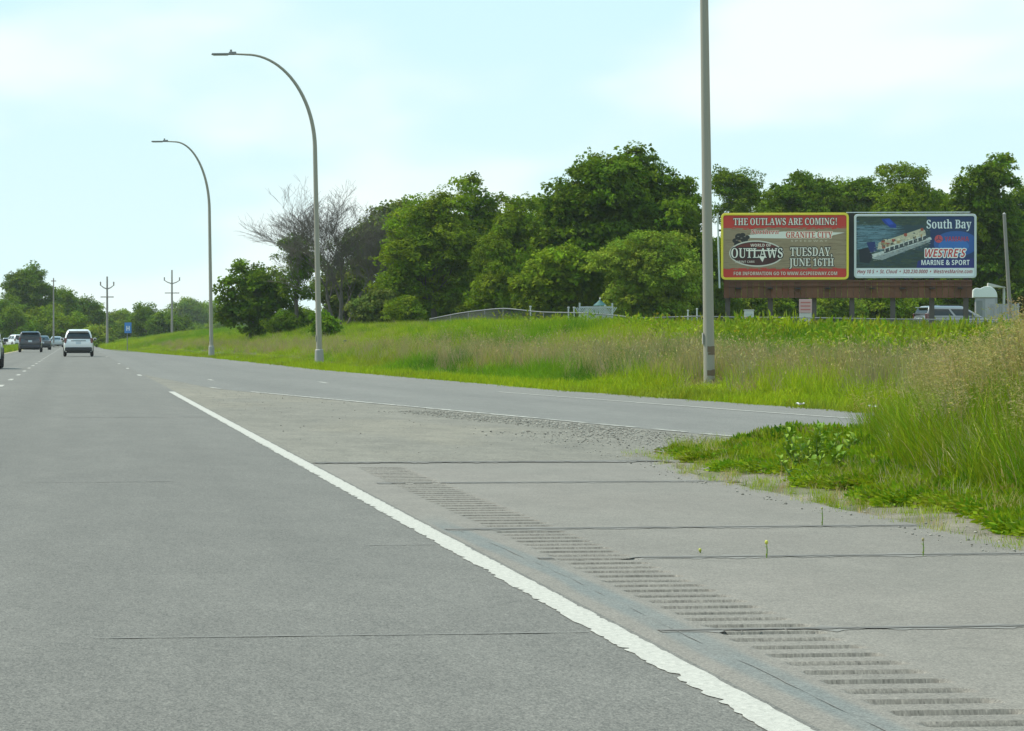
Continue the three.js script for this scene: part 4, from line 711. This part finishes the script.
// ------------------------------------------------------------------ things behind the fence
{
  const stand = (px, D) => { const p = at(px, 320, D); return [p.x, groundHeight(p.x, D), -D]; };
  const white = std(rgb(0.46, 0.49, 0.48), 0.7), offW = std(rgb(0.6, 0.6, 0.56), 0.7), grey = std(rgb(0.36, 0.36, 0.38), 0.7);
  // white lattice screen
  {
    const D = 186, p = stand(596, D), t = thing('lattice_screen', 'white lattice screen with taller end posts under the biggest tree', 'screen', p, -0.15), s = 1 / ppm(D), h = at(596, 305, D).y - p[1];
    for (const [dx, e] of [[-16.5, 0.12], [-9, -0.1], [9, 0.0], [16.5, 0.1]]) mesh('post', box(0.09, h + e, 0.09, dx * s, (h + e) / 2, 0, 0.01), white, t);
    for (const y of [h - 0.12, h - 0.62, h - 1.1]) mesh('rail', box(33 * s, 0.08, 0.05, 0, y, 0.0), white, t);
    const slat = box(0.05, 1.2, 0.02);
    for (let i = -8; i <= 8; i++) for (const k of [-1, 1]) { const m = mesh('slat', slat, white, t); m.position.set(i * 1.85 * s, h - 0.62, 0.035 * k); m.rotation.z = k * 0.6; }
  }
  {
    const D = 187.5, p = stand(600, D), t = thing('patio_umbrella', 'small teal patio umbrella behind the white lattice screen', 'umbrella', p), h = at(600, 299, D).y - p[1];
    mesh('pole', new THREE.CylinderGeometry(0.025, 0.025, h, 8).translate(0, h / 2, 0), offW, t);
    const cg = new THREE.ConeGeometry(0.4, 0.34, 8, 3, true); cg.translate(0, h - 0.2, 0); mesh('canopy', cg, std(rgb(0.02, 0.1, 0.1), 0.7, { side: THREE.DoubleSide }), t);
    mesh('finial', new THREE.SphereGeometry(0.05, 8, 6).translate(0, h + 0.03, 0), offW, t);
  }
  [[530.5, 307, 190], [568.5, 308, 186], [574, 308, 186], [697, 309.5, 186], [688, 311, 187]].forEach(([px, top, D], i) => {
    const p = stand(px, D), h = at(px, top, D).y - p[1], m = thing('garden_stake', ['slim white garden stake behind the fence below the mid height tree', 'white garden stake standing apart left of the white lattice screen', 'white garden stake next to the left post of the lattice screen', 'tall white garden stake beside the rusty lamp post', 'short white garden stake under the light green low tree'][i], 'stake', p, 0, 'white garden stakes behind the fence');
    mesh('shaft', box(0.07, h, 0.07, 0, h / 2 - 0.02, 0, 0.01), white, m); mesh('cap', box(0.11, 0.09, 0.11, 0, h + 0.02, 0, 0.02), white, m);
  });
  // pink and white board
  {
    const D = 190, p = stand(805.5, D), t = thing('notice_board', 'pale pink notice board under the red poster behind the fence', 'sign', p, -0.2), s = 1 / ppm(D), h = at(805, 299, D).y - p[1];
    mesh('panel', box(13 * s, 0.78, 0.05, 0, h - 0.4, 0, 0.015), std(rgb(0.56, 0.36, 0.36), 0.7), t);
    mesh('lower_panel', box(12.6 * s, 0.72, 0.04, 0, h - 1.17, 0, 0.015), std(rgb(0.52, 0.5, 0.48), 0.7), t);
    for (const x of [-5.5, 5.5]) mesh('post', box(0.07, h, 0.07, x * s, h / 2 - 0.02, -0.06), offW, t);
    for (let i = 0; i < 3; i++) mesh('red_band', box(10 * s, 0.07, 0.012, 0, h - 0.2 - i * 0.2, 0.032), std(rgb(0.5, 0.16, 0.15), 0.7), t);
  }
  {
    const D = 192, p = stand(749, D), t = thing('utility_cabinet', 'small white cabinet behind the fence under the red poster', 'cabinet', p, -0.2), h = at(749, 310.5, D).y - p[1];
    mesh('body', box(0.55, h, 0.45, 0, h / 2 - 0.02, 0, 0.02), offW, t); mesh('lid', box(0.62, 0.06, 0.52, 0, h + 0.01, 0, 0.02), white, t); mesh('door', box(0.42, h * 0.8, 0.02, 0, h * 0.5, 0.235, 0.006), white, t);
  }
  // white rounded tank roof building and its shelter roof
  {
    const D = 212, p = stand(985, D), t = thing('shed', 'grey shed with a bright white domed roof right of the billboard', 'shed', p, -0.24), s = 1 / ppm(D), h = at(985, 297.5, D).y - p[1];
    mesh('wall', box(22 * s, h + 0.3, 2.2, 1 * s, h / 2 - 0.15, 0), grey, t);
    const sh = new THREE.Shape(); const w = 11.5 * s; sh.moveTo(-w * 1.08, 0); sh.lineTo(-w * 1.05, 0.42); sh.quadraticCurveTo(-w * 0.9, 0.62, -w * 0.5, 0.5); sh.quadraticCurveTo(w * 0.2, 0.78, w * 0.62, 0.56); sh.quadraticCurveTo(w * 1.0, 0.36, w * 1.0, 0); sh.closePath();
    mesh('roof', new THREE.ExtrudeGeometry(sh, { depth: 2.3, bevelEnabled: true, bevelSize: 0.03, bevelThickness: 0.03, bevelSegments: 2 }).translate(0, h + 0.02, -1.15), std(rgb(0.8, 0.83, 0.8), 0.5), t);
    mesh('door', box(6 * s, 1.5, 0.04, -6 * s, h - 0.95, 1.105, 0.01), std(rgb(0.24, 0.25, 0.25), 0.7), t); mesh('panel', box(10 * s, 1.8, 0.05, 4.5 * s, h - 1.0, 1.105, 0.01), std(rgb(0.45, 0.44, 0.46), 0.7), t);
  }
  {
    const D = 218, p = stand(996, D), t = thing('shelter', 'open shelter with a pale pitched roof behind the white domed shed', 'shelter', p, -0.24), s = 1 / ppm(D), h = at(996, 287, D).y - p[1];
    const sh = new THREE.Shape(); sh.moveTo(-9 * s, -0.02); sh.lineTo(-8.4 * s, 0.26); sh.lineTo(0 * s, 0.12); sh.lineTo(10 * s, -0.05); sh.closePath();
    mesh('roof', new THREE.ExtrudeGeometry(sh, { depth: 2.4, bevelEnabled: false }).translate(0, h, -1.2), std(rgb(0.62, 0.6, 0.55), 0.7), t);
    for (const x of [-8, 8]) for (const z of [-1, 1]) mesh('post', box(0.1, h, 0.1, x * s, h / 2, z), offW, t);
  }
  {
    const D = 207, p = stand(1004, D), t = thing('board_fence', 'pale board fence between the domed shed and the utility pole', 'fence', p, -0.2), s = 1 / ppm(D), h = at(1004, 303.5, D).y - p[1];
    const g = box(0.14, h, 0.025); for (let i = 0; i < 13; i++) { const m = mesh('board', g, i % 3 ? grey : std(rgb(0.42, 0.4, 0.41), 0.75), t); m.position.set(-0.95 + i * 0.152, h / 2 - 0.02, (i % 2) * 0.006); }
    for (const y of [0.3, h - 0.2]) mesh('rail', box(2, 0.08, 0.05, 0, y, -0.05), grey, t);
    for (const x of [-0.95, 0.9]) mesh('post', box(0.09, h + 0.05, 0.09, x, h / 2, -0.11), grey, t);
  }
  {
    const D = 196, p = stand(1010, D), t = thing('utility_pole', 'leaning grey wooden utility pole beyond the right end of the billboard', 'utility pole', p), h = at(1004, 214, D).y - p[1];
    mesh('pole', taperTube([V(0.1, -0.2, 0), V(-0.13, h * 0.5, 0), V(-0.36, h, 0)], [0.13, 0.115, 0.1], 10), std(rgb(0.24, 0.225, 0.205), 0.9), t);
    mesh('pole_cap', new THREE.ConeGeometry(0.12, 0.12, 8).translate(-0.36, h + 0.05, 0), galvPale, t);
    mesh('ground_wire_guard', box(0.05, 2.0, 0.03, 0.06, 1.2, 0.13), galvPale, t);
  }
}

// ------------------------------------------------------------------ power poles far ahead
function powerPole(px, top, base, D, label, arms, thick = 0.6) {
  const p = at(px, base, D), t = thing('power_pole', label, 'power pole', [p.x, groundHeight(p.x, D) - 0.1, -D], 0, 'power poles along the highway'), h = at(px, top, D).y - t.position.y, m = std(rgb(0.25, 0.235, 0.215), 0.9);
  mesh('pole', taperTube([V(0, 0, 0), V(0, h * 0.5, 0), V(0, h, 0)], [0.3 * thick, 0.24 * thick, 0.17 * thick], 10), m, t);
  for (const [y, half, kind] of arms) {
    const Yy = at(px, y, D).y - t.position.y, hw = half / ppm(D);
    if (kind) {
      for (const s of [-1, 1]) { const q = mesh('arm', taperTube([V(0, Yy - 0.4, 0), V(s * hw * 0.55, Yy - 0.2, 0), V(s * hw, Yy + 0.1, 0)], [0.08, 0.07, 0.05], 6), m, t); mesh('insulator', new THREE.CylinderGeometry(0.09, 0.08, 0.5, 8).translate(s * hw, Yy + 0.3, 0), m, q); }
    } else mesh('crossarm', box(hw * 2, 0.13, 0.12, 0, Yy, 0.22, 0.02), m, t);
  }
  return t;
}
powerPole(107.2, 276.5, 338, 445, 'first power pole, beside the round yellowish shrub', [[286, 6.5, 1], [297, 6.5, 0]]);
powerPole(172, 270, 336, 505, 'second power pole, rising in front of the hazy far wood', [[281, 7.5, 1], [293, 7.2, 0]]);
powerPole(53.6, 278, 338, 455, 'thin power pole before the tallest far tree', [[281, 2.5, 0]], 0.42);

// ------------------------------------------------------------------ roadside sign and small markers
{
  const D = 300, p = at(128, 345.8, D), t = thing('road_sign', 'small blue road sign with a white symbol on a post right of the highway', 'road sign', [p.x, groundHeight(p.x, D) - 0.05, -D]), h = at(128, 322.6, D).y - t.position.y, blue = std(rgb(0.06, 0.22, 0.55), 0.5), wh = std(rgb(0.75, 0.78, 0.8), 0.5);
  mesh('post', box(0.07, h - 0.1, 0.05, -0.06, (h - 0.1) / 2, 0), std(rgb(0.22, 0.22, 0.2), 0.7), t);
  const pl = mesh('panel', box(0.6, 0.92, 0.02, 0, h - 0.46, 0.04, 0.008), blue, t);
  mesh('symbol', merge([box(0.08, 0.4, 0.008, -0.1, h - 0.5, 0.054), box(0.08, 0.4, 0.008, 0.1, h - 0.5, 0.054), box(0.26, 0.07, 0.008, 0, h - 0.5, 0.0545)]), wh, pl);
  const q = at(345, 352, 165), m = thing('marker_post', 'short dark marker post standing in the dry grass near the lamp post', 'post', [q.x, groundHeight(q.x, 165), -165]); const hh = at(345, 341, 165).y - m.position.y;
  mesh('shaft', box(0.12, hh, 0.07, 0, hh / 2, 0, 0.01), std(rgb(0.06, 0.07, 0.06), 0.8), m); mesh('cap', box(0.15, 0.06, 0.1, 0, hh + 0.02, 0, 0.01), std(rgb(0.09, 0.1, 0.09), 0.8), m);
}
{ // litter on the verge
  const wm = std(rgb(0.6, 0.61, 0.59), 0.7, { side: THREE.DoubleSide }), R = rng(17);
  [[237.5, 357.5, 'white scrap of litter on the verge between the two curved lamp posts'], [800, 405, 'crumpled white cup lying on the verge right of the rusty lamp post'], [872, 407.5, 'white paper scrap on the verge beside the tall gore grass']].forEach(([px, py, label]) => {
    const p = onRoad(px, py, 0.12), g = new THREE.PlaneGeometry(0.12, 0.08, 8, 6), a = g.attributes.position;
    for (let i = 0; i < a.count; i++) { const u = a.getX(i), v = a.getY(i); a.setXYZ(i, u * (0.8 + 0.4 * noise2(v * 40, px)), 0.05 * (noise2(u * 26 + px, v * 26) - 0.3) + 0.3 * Math.abs(u), v * 0.9 + 0.03 * noise2(u * 30, v * 30 + px)); } g.computeVertexNormals();
    const m = mesh('litter', g, wm); m.position.copy(p); tag(m, label, 'litter');
  });
}
// ------------------------------------------------------------------ broad-leaved plants on the gore
{
  const R = rng(210), leafShape = (L, w) => {   // one broad leaf, folded along the rib and arching
    const pos = [], idx = [], n = 6; for (let i = 0; i <= n; i++) { const t = i / n, hw = w / 2 * Math.sin(Math.PI * Math.pow(t, 0.75)) , y = 0.22 * L * Math.sin(t * 2.4) - 0.12 * L * t * t; pos.push(-hw, y + hw * 0.35, t * L, 0, y, t * L, hw, y + hw * 0.35, t * L); if (i) { const a = i * 3 - 3; idx.push(a, a + 1, a + 3, a + 1, a + 4, a + 3, a + 1, a + 2, a + 4, a + 2, a + 5, a + 4); } }
    const g = new THREE.BufferGeometry(); g.setAttribute('position', new THREE.Float32BufferAttribute(pos, 3)); g.setIndex(idx); g.computeVertexNormals(); return g;
  };
  const leaves = [leafShape(0.085, 0.04), leafShape(0.1, 0.045), leafShape(0.07, 0.034)], mats = [[0.23, 0.36, 0.02], [0.30, 0.42, 0.04], [0.17, 0.30, 0.02]].map((c) => leafMat({ color: rgb(...c), roughness: 0.6, specularIntensity: 0.3, transmission: 0.3 })), stemM = std(rgb(0.16, 0.24, 0.06), 0.7);
  const plant = (px, py, stems, h, label) => {
    const b = onRoad(px, py, 0.08), t = thing('broad_leaf_plant', label, 'plant', [b.x, 0.05, b.z], R() * 6, 'broad leaved plants on the gore');
    for (let s = 0; s < stems; s++) {
      const a = R() * 6.283, o = 0.05 + 0.24 * R(), hh = h * (0.6 + 0.5 * R()), p = (q) => V(Math.cos(a) * o * (0.6 + 0.6 * q), hh * q, Math.sin(a) * o * (0.6 + 0.6 * q));
      mesh('stem', taperTube([0, 0.4, 0.75, 1].map(p), [0.006, 0.006, 0.005, 0.003], 5), stemM, t);
      const n = 13; for (let k = 0; k < n; k++) { const m = mesh('leaf', leaves[Math.floor(R() * 3)], mats[Math.floor(R() * 3)], t); m.position.copy(p(0.22 + 0.78 * k / (n - 1))); m.rotation.set(0, 0, 0); m.rotation.order = 'YXZ'; m.rotation.y = k * 1.57 + (k % 2) * 3.14 * 0.0 + R() * 0.7; m.rotation.x = -0.75 * R() + (k < 5 ? 0.25 : -0.1); const sc = k === n - 1 ? 0.6 : 0.8 + 0.4 * R(); m.scale.setScalar(sc); }
    }
  };
  plant(818, 468, 13, 0.33, 'bushy broad leaved plant standing in the low weeds of the gore');
  plant(806, 475, 6, 0.2, 'smaller broad leaved plant at the foot of the bushy one');
  plant(842, 465, 7, 0.24, 'broad leaved plant between the bushy one and the tall grass');
  // spindly stalks growing from the joints
  const stalk = (px, py, hpx, label, headC, headR) => {
    const b = onRoad(px, py, 0.0), s = 1 / ppm(-b.z), h = hpx * s, t = thing('weed_stalk', label, 'weed', [b.x, 0, b.z], 0, 'weed stalks at the shoulder joints');
    mesh('stem', taperTube([V(0, -0.01, 0), V(0.003, h * 0.5, 0), V(0, h, 0)], [0.004, 0.0035, 0.002], 5), stemM, t);
    const hd = new THREE.SphereGeometry(headR, 8, 6); hd.scale(1, 1.3, 1); hd.translate(0, h, 0); mesh('flower_head', hd, std(headC, 0.8), t);
    for (let k = 0; k < 3; k++) { const m = mesh('leaf', leaves[2], mats[1], t); m.scale.setScalar(0.3); m.position.set(0, h * 0.25 * (k + 0.5), 0); m.rotation.order = 'YXZ'; m.rotation.set(-0.6, k * 2.1, 0); }
  };
  stalk(766.5, 558, 16, 'small yellow headed weed growing from the joint in the shoulder', rgb(0.5, 0.5, 0.08), 0.009);
  stalk(923, 556, 17, 'thin dry weed stalk near the grass edge of the shoulder', rgb(0.3, 0.26, 0.12), 0.007);
  stalk(822, 526, 18, 'thin green weed stalk by the gravel edge of the shoulder', rgb(0.3, 0.33, 0.1), 0.006);
  stalk(700, 553, 3, 'tiny yellow weed tuft at the shoulder joint near the grooves', rgb(0.45, 0.45, 0.1), 0.008);
}
// ------------------------------------------------------------------ vehicles (their rears face +z)
const glass = new THREE.MeshPhysicalMaterial({ color: rgb(0.02, 0.025, 0.03), roughness: 0.06, metalness: 0, specularIntensity: 1 });
const rubber = std(rgb(0.02, 0.02, 0.021), 0.9), rimMat = std(rgb(0.42, 0.43, 0.44), 0.35, { metalness: 0.8 }), plastic = std(rgb(0.03, 0.031, 0.033), 0.7), plateMat = std(rgb(0.5, 0.56, 0.62), 0.5), redLamp = new THREE.MeshPhysicalMaterial({ color: rgb(0.12, 0.012, 0.012), roughness: 0.2, clearcoat: 1 }), clearLamp = new THREE.MeshPhysicalMaterial({ color: rgb(0.7, 0.72, 0.74), roughness: 0.1, clearcoat: 1 });
function ringLoft(rings) {            // rings of equal point counts, capped at both ends
  const pos = [], idx = [], n = rings[0].length;
  for (const r of rings) for (const p of r) pos.push(...p);
  for (let j = 1; j < rings.length; j++) for (let i = 0; i < n; i++) { const a = (j - 1) * n + i, b = (j - 1) * n + (i + 1) % n; idx.push(a, b, a + n, b, b + n, a + n); }
  for (const [j, flip] of [[0, true], [rings.length - 1, false]]) { const c = rings[j].reduce((s, p) => [s[0] + p[0] / n, s[1] + p[1] / n, s[2] + p[2] / n], [0, 0, 0]), k = pos.length / 3; pos.push(...c); for (let i = 0; i < n; i++) { const a = j * n + i, b = j * n + (i + 1) % n; flip ? idx.push(k, b, a) : idx.push(k, a, b); } }
  const g = new THREE.BufferGeometry(); g.setAttribute('position', new THREE.Float32BufferAttribute(pos, 3)); g.setIndex(idx); const q = toCreasedNormals(g, 0.6); q.setAttribute('uv', new THREE.Float32BufferAttribute(new Float32Array(q.attributes.position.count * 2), 2)); return q;
}
function makeCar(o, label, pos, turn = 0) {
  const t = thing(o.name, label, 'car', pos, turn, 'vehicles on the highway'), L = o.L / 2, hw = o.W / 2;
  const paintM = new THREE.MeshPhysicalMaterial({ color: o.color, roughness: 0.32, metalness: o.metal ?? 0.1, clearcoat: 0.8, clearcoatRoughness: 0.08 });
  const belt = o.belt, sill = 0.28;
  const sec = (z, w, y0, y1) => [[-w * 0.86, y0, z], [-w * 0.97, y0 + 0.1, z], [-w, (y0 + y1) * 0.5, z], [-w * 0.985, y1 - 0.14, z], [-w * 0.93, y1 - 0.02, z], [-w * 0.6, y1 + 0.015, z], [0, y1 + 0.03, z], [w * 0.6, y1 + 0.015, z], [w * 0.93, y1 - 0.02, z], [w * 0.985, y1 - 0.14, z], [w, (y0 + y1) * 0.5, z], [w * 0.97, y0 + 0.1, z], [w * 0.86, y0, z]];
  const tail = o.trunk ?? belt;
  const lower = ringLoft([sec(L, hw * 0.8, 0.42, tail - 0.12), sec(L - 0.05, hw * 0.93, 0.36, tail - 0.03), sec(L - 0.25, hw * 0.985, sill, tail), sec(L * 0.4, hw, sill, belt), sec(-L * 0.35, hw, sill, belt), sec(-L * 0.62, hw * 0.98, sill, o.hood), sec(-L + 0.2, hw * 0.93, sill + 0.05, o.hood - 0.1), sec(-L, hw * 0.78, sill + 0.14, o.hood - 0.22)]);
  // cabin: rings at rising heights, each a rounded rectangle (width, front z, rear z)
  const cab = o.cabin, rr = (y, w, f, r) => { const c = 0.16, p = [], k = [[w, r, 0], [-w, r, 1], [-w, f, 2], [w, f, 3]]; k.forEach(([x, z], i) => { const cx = x - Math.sign(x) * c, cz = z - (z === r ? c : -c), a0 = [0, 1, 2, 3][i] * Math.PI / 2; for (let s = 0; s <= 3; s++) { const a = a0 + s / 3 * Math.PI / 2; p.push([cx + Math.cos(a) * c, y, cz + Math.sin(a) * c]); } }); return p; };
  const cabin = ringLoft(cab.map(([y, w, f, r]) => rr(y, w, f, r)).reverse());
  mesh('body', merge([lower, cabin]), paintM, t);
  const val = (y, i) => { for (let k = 1; k < cab.length; k++) if (y <= cab[k][0]) { const q = (y - cab[k - 1][0]) / (cab[k][0] - cab[k - 1][0]); return lerp(cab[k - 1][i], cab[k][i], q); } return cab.at(-1)[i]; };
  const panel = (pts) => { const pos = [], idx = []; pts.forEach(([a, b], i) => { pos.push(...a, ...b); if (i) { const q = i * 2 - 2; idx.push(q, q + 1, q + 2, q + 1, q + 3, q + 2); } }); const g = new THREE.BufferGeometry(); g.setAttribute('position', new THREE.Float32BufferAttribute(pos, 3)); g.setIndex(idx); g.computeVertexNormals(); return g; };
  const ys = [0, 0.33, 0.66, 1].map((q) => lerp(o.win[0], o.win[1], q));
  mesh('rear_window', panel(ys.map((y) => { const w = val(y, 1) - 0.09, z = val(y, 3) + 0.008; return [[-w, y, z], [w, y, z]]; })), glass, t);
  mesh('windscreen', panel(ys.map((y) => { const w = val(y, 1) - 0.1, z = val(y, 2) - 0.008; return [[w, y, z], [-w, y, z]]; })), glass, t);
  for (const s of [-1, 1]) for (const [a, b] of [[0.06, 0.46], [0.51, 0.93]]) mesh('side_window', panel(ys.map((y) => { const x = s * (val(y, 1) + 0.007), f = val(y, 2) + 0.12, r = val(y, 3) - 0.12; return [[x, y, lerp(f, r, a)], [x, y, lerp(f, r, b)]]; })), glass, t);
  // rear details
  mesh('bumper', box(o.W * 0.9, 0.24, 0.2, 0, 0.47, L - 0.02, 0.06), o.bumper ?? plastic, t);
  mesh('valance', box(o.W * 0.78, 0.16, 0.12, 0, 0.3, L - 0.1, 0.03), plastic, t);
  for (const s of [-1, 1]) {
    mesh('tail_light', box(0.15, o.lamp[1], 0.24, s * (hw - 0.12), o.lamp[0], L - 0.135, 0.04), redLamp, t);
    mesh('headlight', box(0.34, 0.14, 0.16, s * (hw - 0.3), o.hood - 0.2, -L + 0.1, 0.05), clearLamp, t);
    const mr = mesh('wing_mirror', box(0.2, 0.15, 0.1, s * (hw + 0.1), belt + 0.06, -L * 0.3, 0.04), o.mirror ?? paintM, t); mesh('mirror_glass', box(0.15, 0.1, 0.006, s * (hw + 0.1), belt + 0.06, -L * 0.3 + 0.053), glass, mr);
    for (const z of [L - 0.88, -L + 0.86]) {
      const w = mesh('wheel', new THREE.TorusGeometry(o.wheel - 0.1, 0.105, 10, 24).rotateY(Math.PI / 2).translate(s * (hw - 0.09), o.wheel, z), rubber, t);
      mesh('rim', new THREE.CylinderGeometry(o.wheel - 0.11, o.wheel - 0.11, 0.1, 18).rotateZ(Math.PI / 2).translate(s * (hw - 0.07), o.wheel, z), rimMat, w);
      mesh('wheel_arch', new THREE.TorusGeometry(o.wheel + 0.035, 0.03, 6, 18, Math.PI).rotateY(Math.PI / 2).translate(s * (hw - 0.01), o.wheel, z), plastic, t);
    }
  }
  mesh('licence_plate', box(0.32, 0.16, 0.012, 0, o.plate, L + (o.plate > 0.6 ? -0.005 : 0.09)), plateMat, t);
  if (o.spoiler) mesh('spoiler', box(val(o.win[1], 1) * 1.7, 0.05, 0.22, 0, o.win[1] + 0.09, val(o.win[1], 3) + 0.06, 0.02), paintM, t);
  if (o.rack) for (const s of [-1, 1]) mesh('roof_rail', box(0.04, 0.05, 1.5, s * 0.55, cab.at(-1)[0] + 0.03, 0.6, 0.015), plastic, t);
  mesh('tailgate_trim', box(o.W * 0.5, 0.035, 0.03, 0, o.plate + 0.13, L + (o.plate > 0.6 ? -0.01 : 0.07), 0.01), plastic, t);
  return t;
}
const SUV = { name: 'sport_utility_vehicle', L: 4.6, W: 1.84, belt: 1.03, hood: 1.0, wheel: 0.36, win: [1.1, 1.5], lamp: [1.0, 0.32], plate: 0.86, spoiler: true, rack: true, cabin: [[1.0, 0.87, -1.0, 2.24], [1.3, 0.81, -0.6, 2.14], [1.58, 0.71, -0.12, 1.98], [1.68, 0.6, 0.1, 1.8], [1.7, 0.5, 0.2, 1.65]] };
const VAN = { ...SUV, name: 'minivan', L: 4.95, W: 1.93, belt: 1.05, win: [1.12, 1.52], cabin: [[1.02, 0.93, -1.5, 2.42], [1.3, 0.88, -0.95, 2.34], [1.6, 0.79, -0.4, 2.2], [1.7, 0.68, -0.2, 2.05], [1.73, 0.58, 0, 1.9]], lamp: [1.05, 0.4], plate: 0.92 };
const SEDAN = { ...SUV, name: 'sedan', L: 4.7, W: 1.8, belt: 0.93, hood: 0.88, trunk: 0.98, wheel: 0.33, win: [1.0, 1.32], lamp: [0.82, 0.16], plate: 0.74, spoiler: false, rack: false, cabin: [[0.9, 0.82, -1.25, 1.85], [1.12, 0.75, -0.8, 1.5], [1.34, 0.65, -0.35, 1.05], [1.42, 0.55, -0.15, 0.85], [1.44, 0.45, 0, 0.7]] };
const carAt = (px, D) => [at(px, 350, D).x, 0.004, -D - 2.3];
makeCar({ ...SUV, color: rgb(0.68, 0.69, 0.7) }, 'white sport utility vehicle with dark rear window driving ahead in the same lane', carAt(78.5, 212));
makeCar({ ...VAN, color: rgb(0.035, 0.037, 0.05), metal: 0.3, bumper: std(rgb(0.03, 0.03, 0.042), 0.4) }, 'dark minivan in the left lane beside the median grass', carAt(30.2, 283));
makeCar({ ...SEDAN, color: rgb(0.09, 0.09, 0.1), metal: 0.4 }, 'dark grey sedan half hidden ahead of the dark minivan', carAt(41.2, 345), 0.06);
makeCar({ ...SEDAN, color: rgb(0.5, 0.54, 0.56), metal: 0.4, bumper: std(rgb(0.4, 0.42, 0.43), 0.5) }, 'silver sedan far ahead between the dark minivan and the white vehicle', carAt(56.2, 455));
makeCar({ ...SUV, color: rgb(0.66, 0.68, 0.7) }, 'white car on the opposite carriageway beyond the median grass', [at(15, 345, 455).x, 0.0, -457], 0.35);
makeCar({ ...SUV, color: rgb(0.5, 0.52, 0.54), metal: 0.4, belt: 1.0 }, 'silver vehicle in the left lane following behind the dark minivan', [-3.57, 0.004, -127]);
makeCar({ ...VAN, color: rgb(0.26, 0.28, 0.3), metal: 0.4 }, 'silver van parked side on under the blue poster behind the fence', (() => { const D = 205, p = at(955, 318, D); return [p.x, groundHeight(p.x, D) + 0.02, -D]; })(), -1.35).userData.group = undefined;
for (const o of scene.children) if (o.userData && o.userData.group === undefined) delete o.userData.group;

renderer.render(scene, camera);
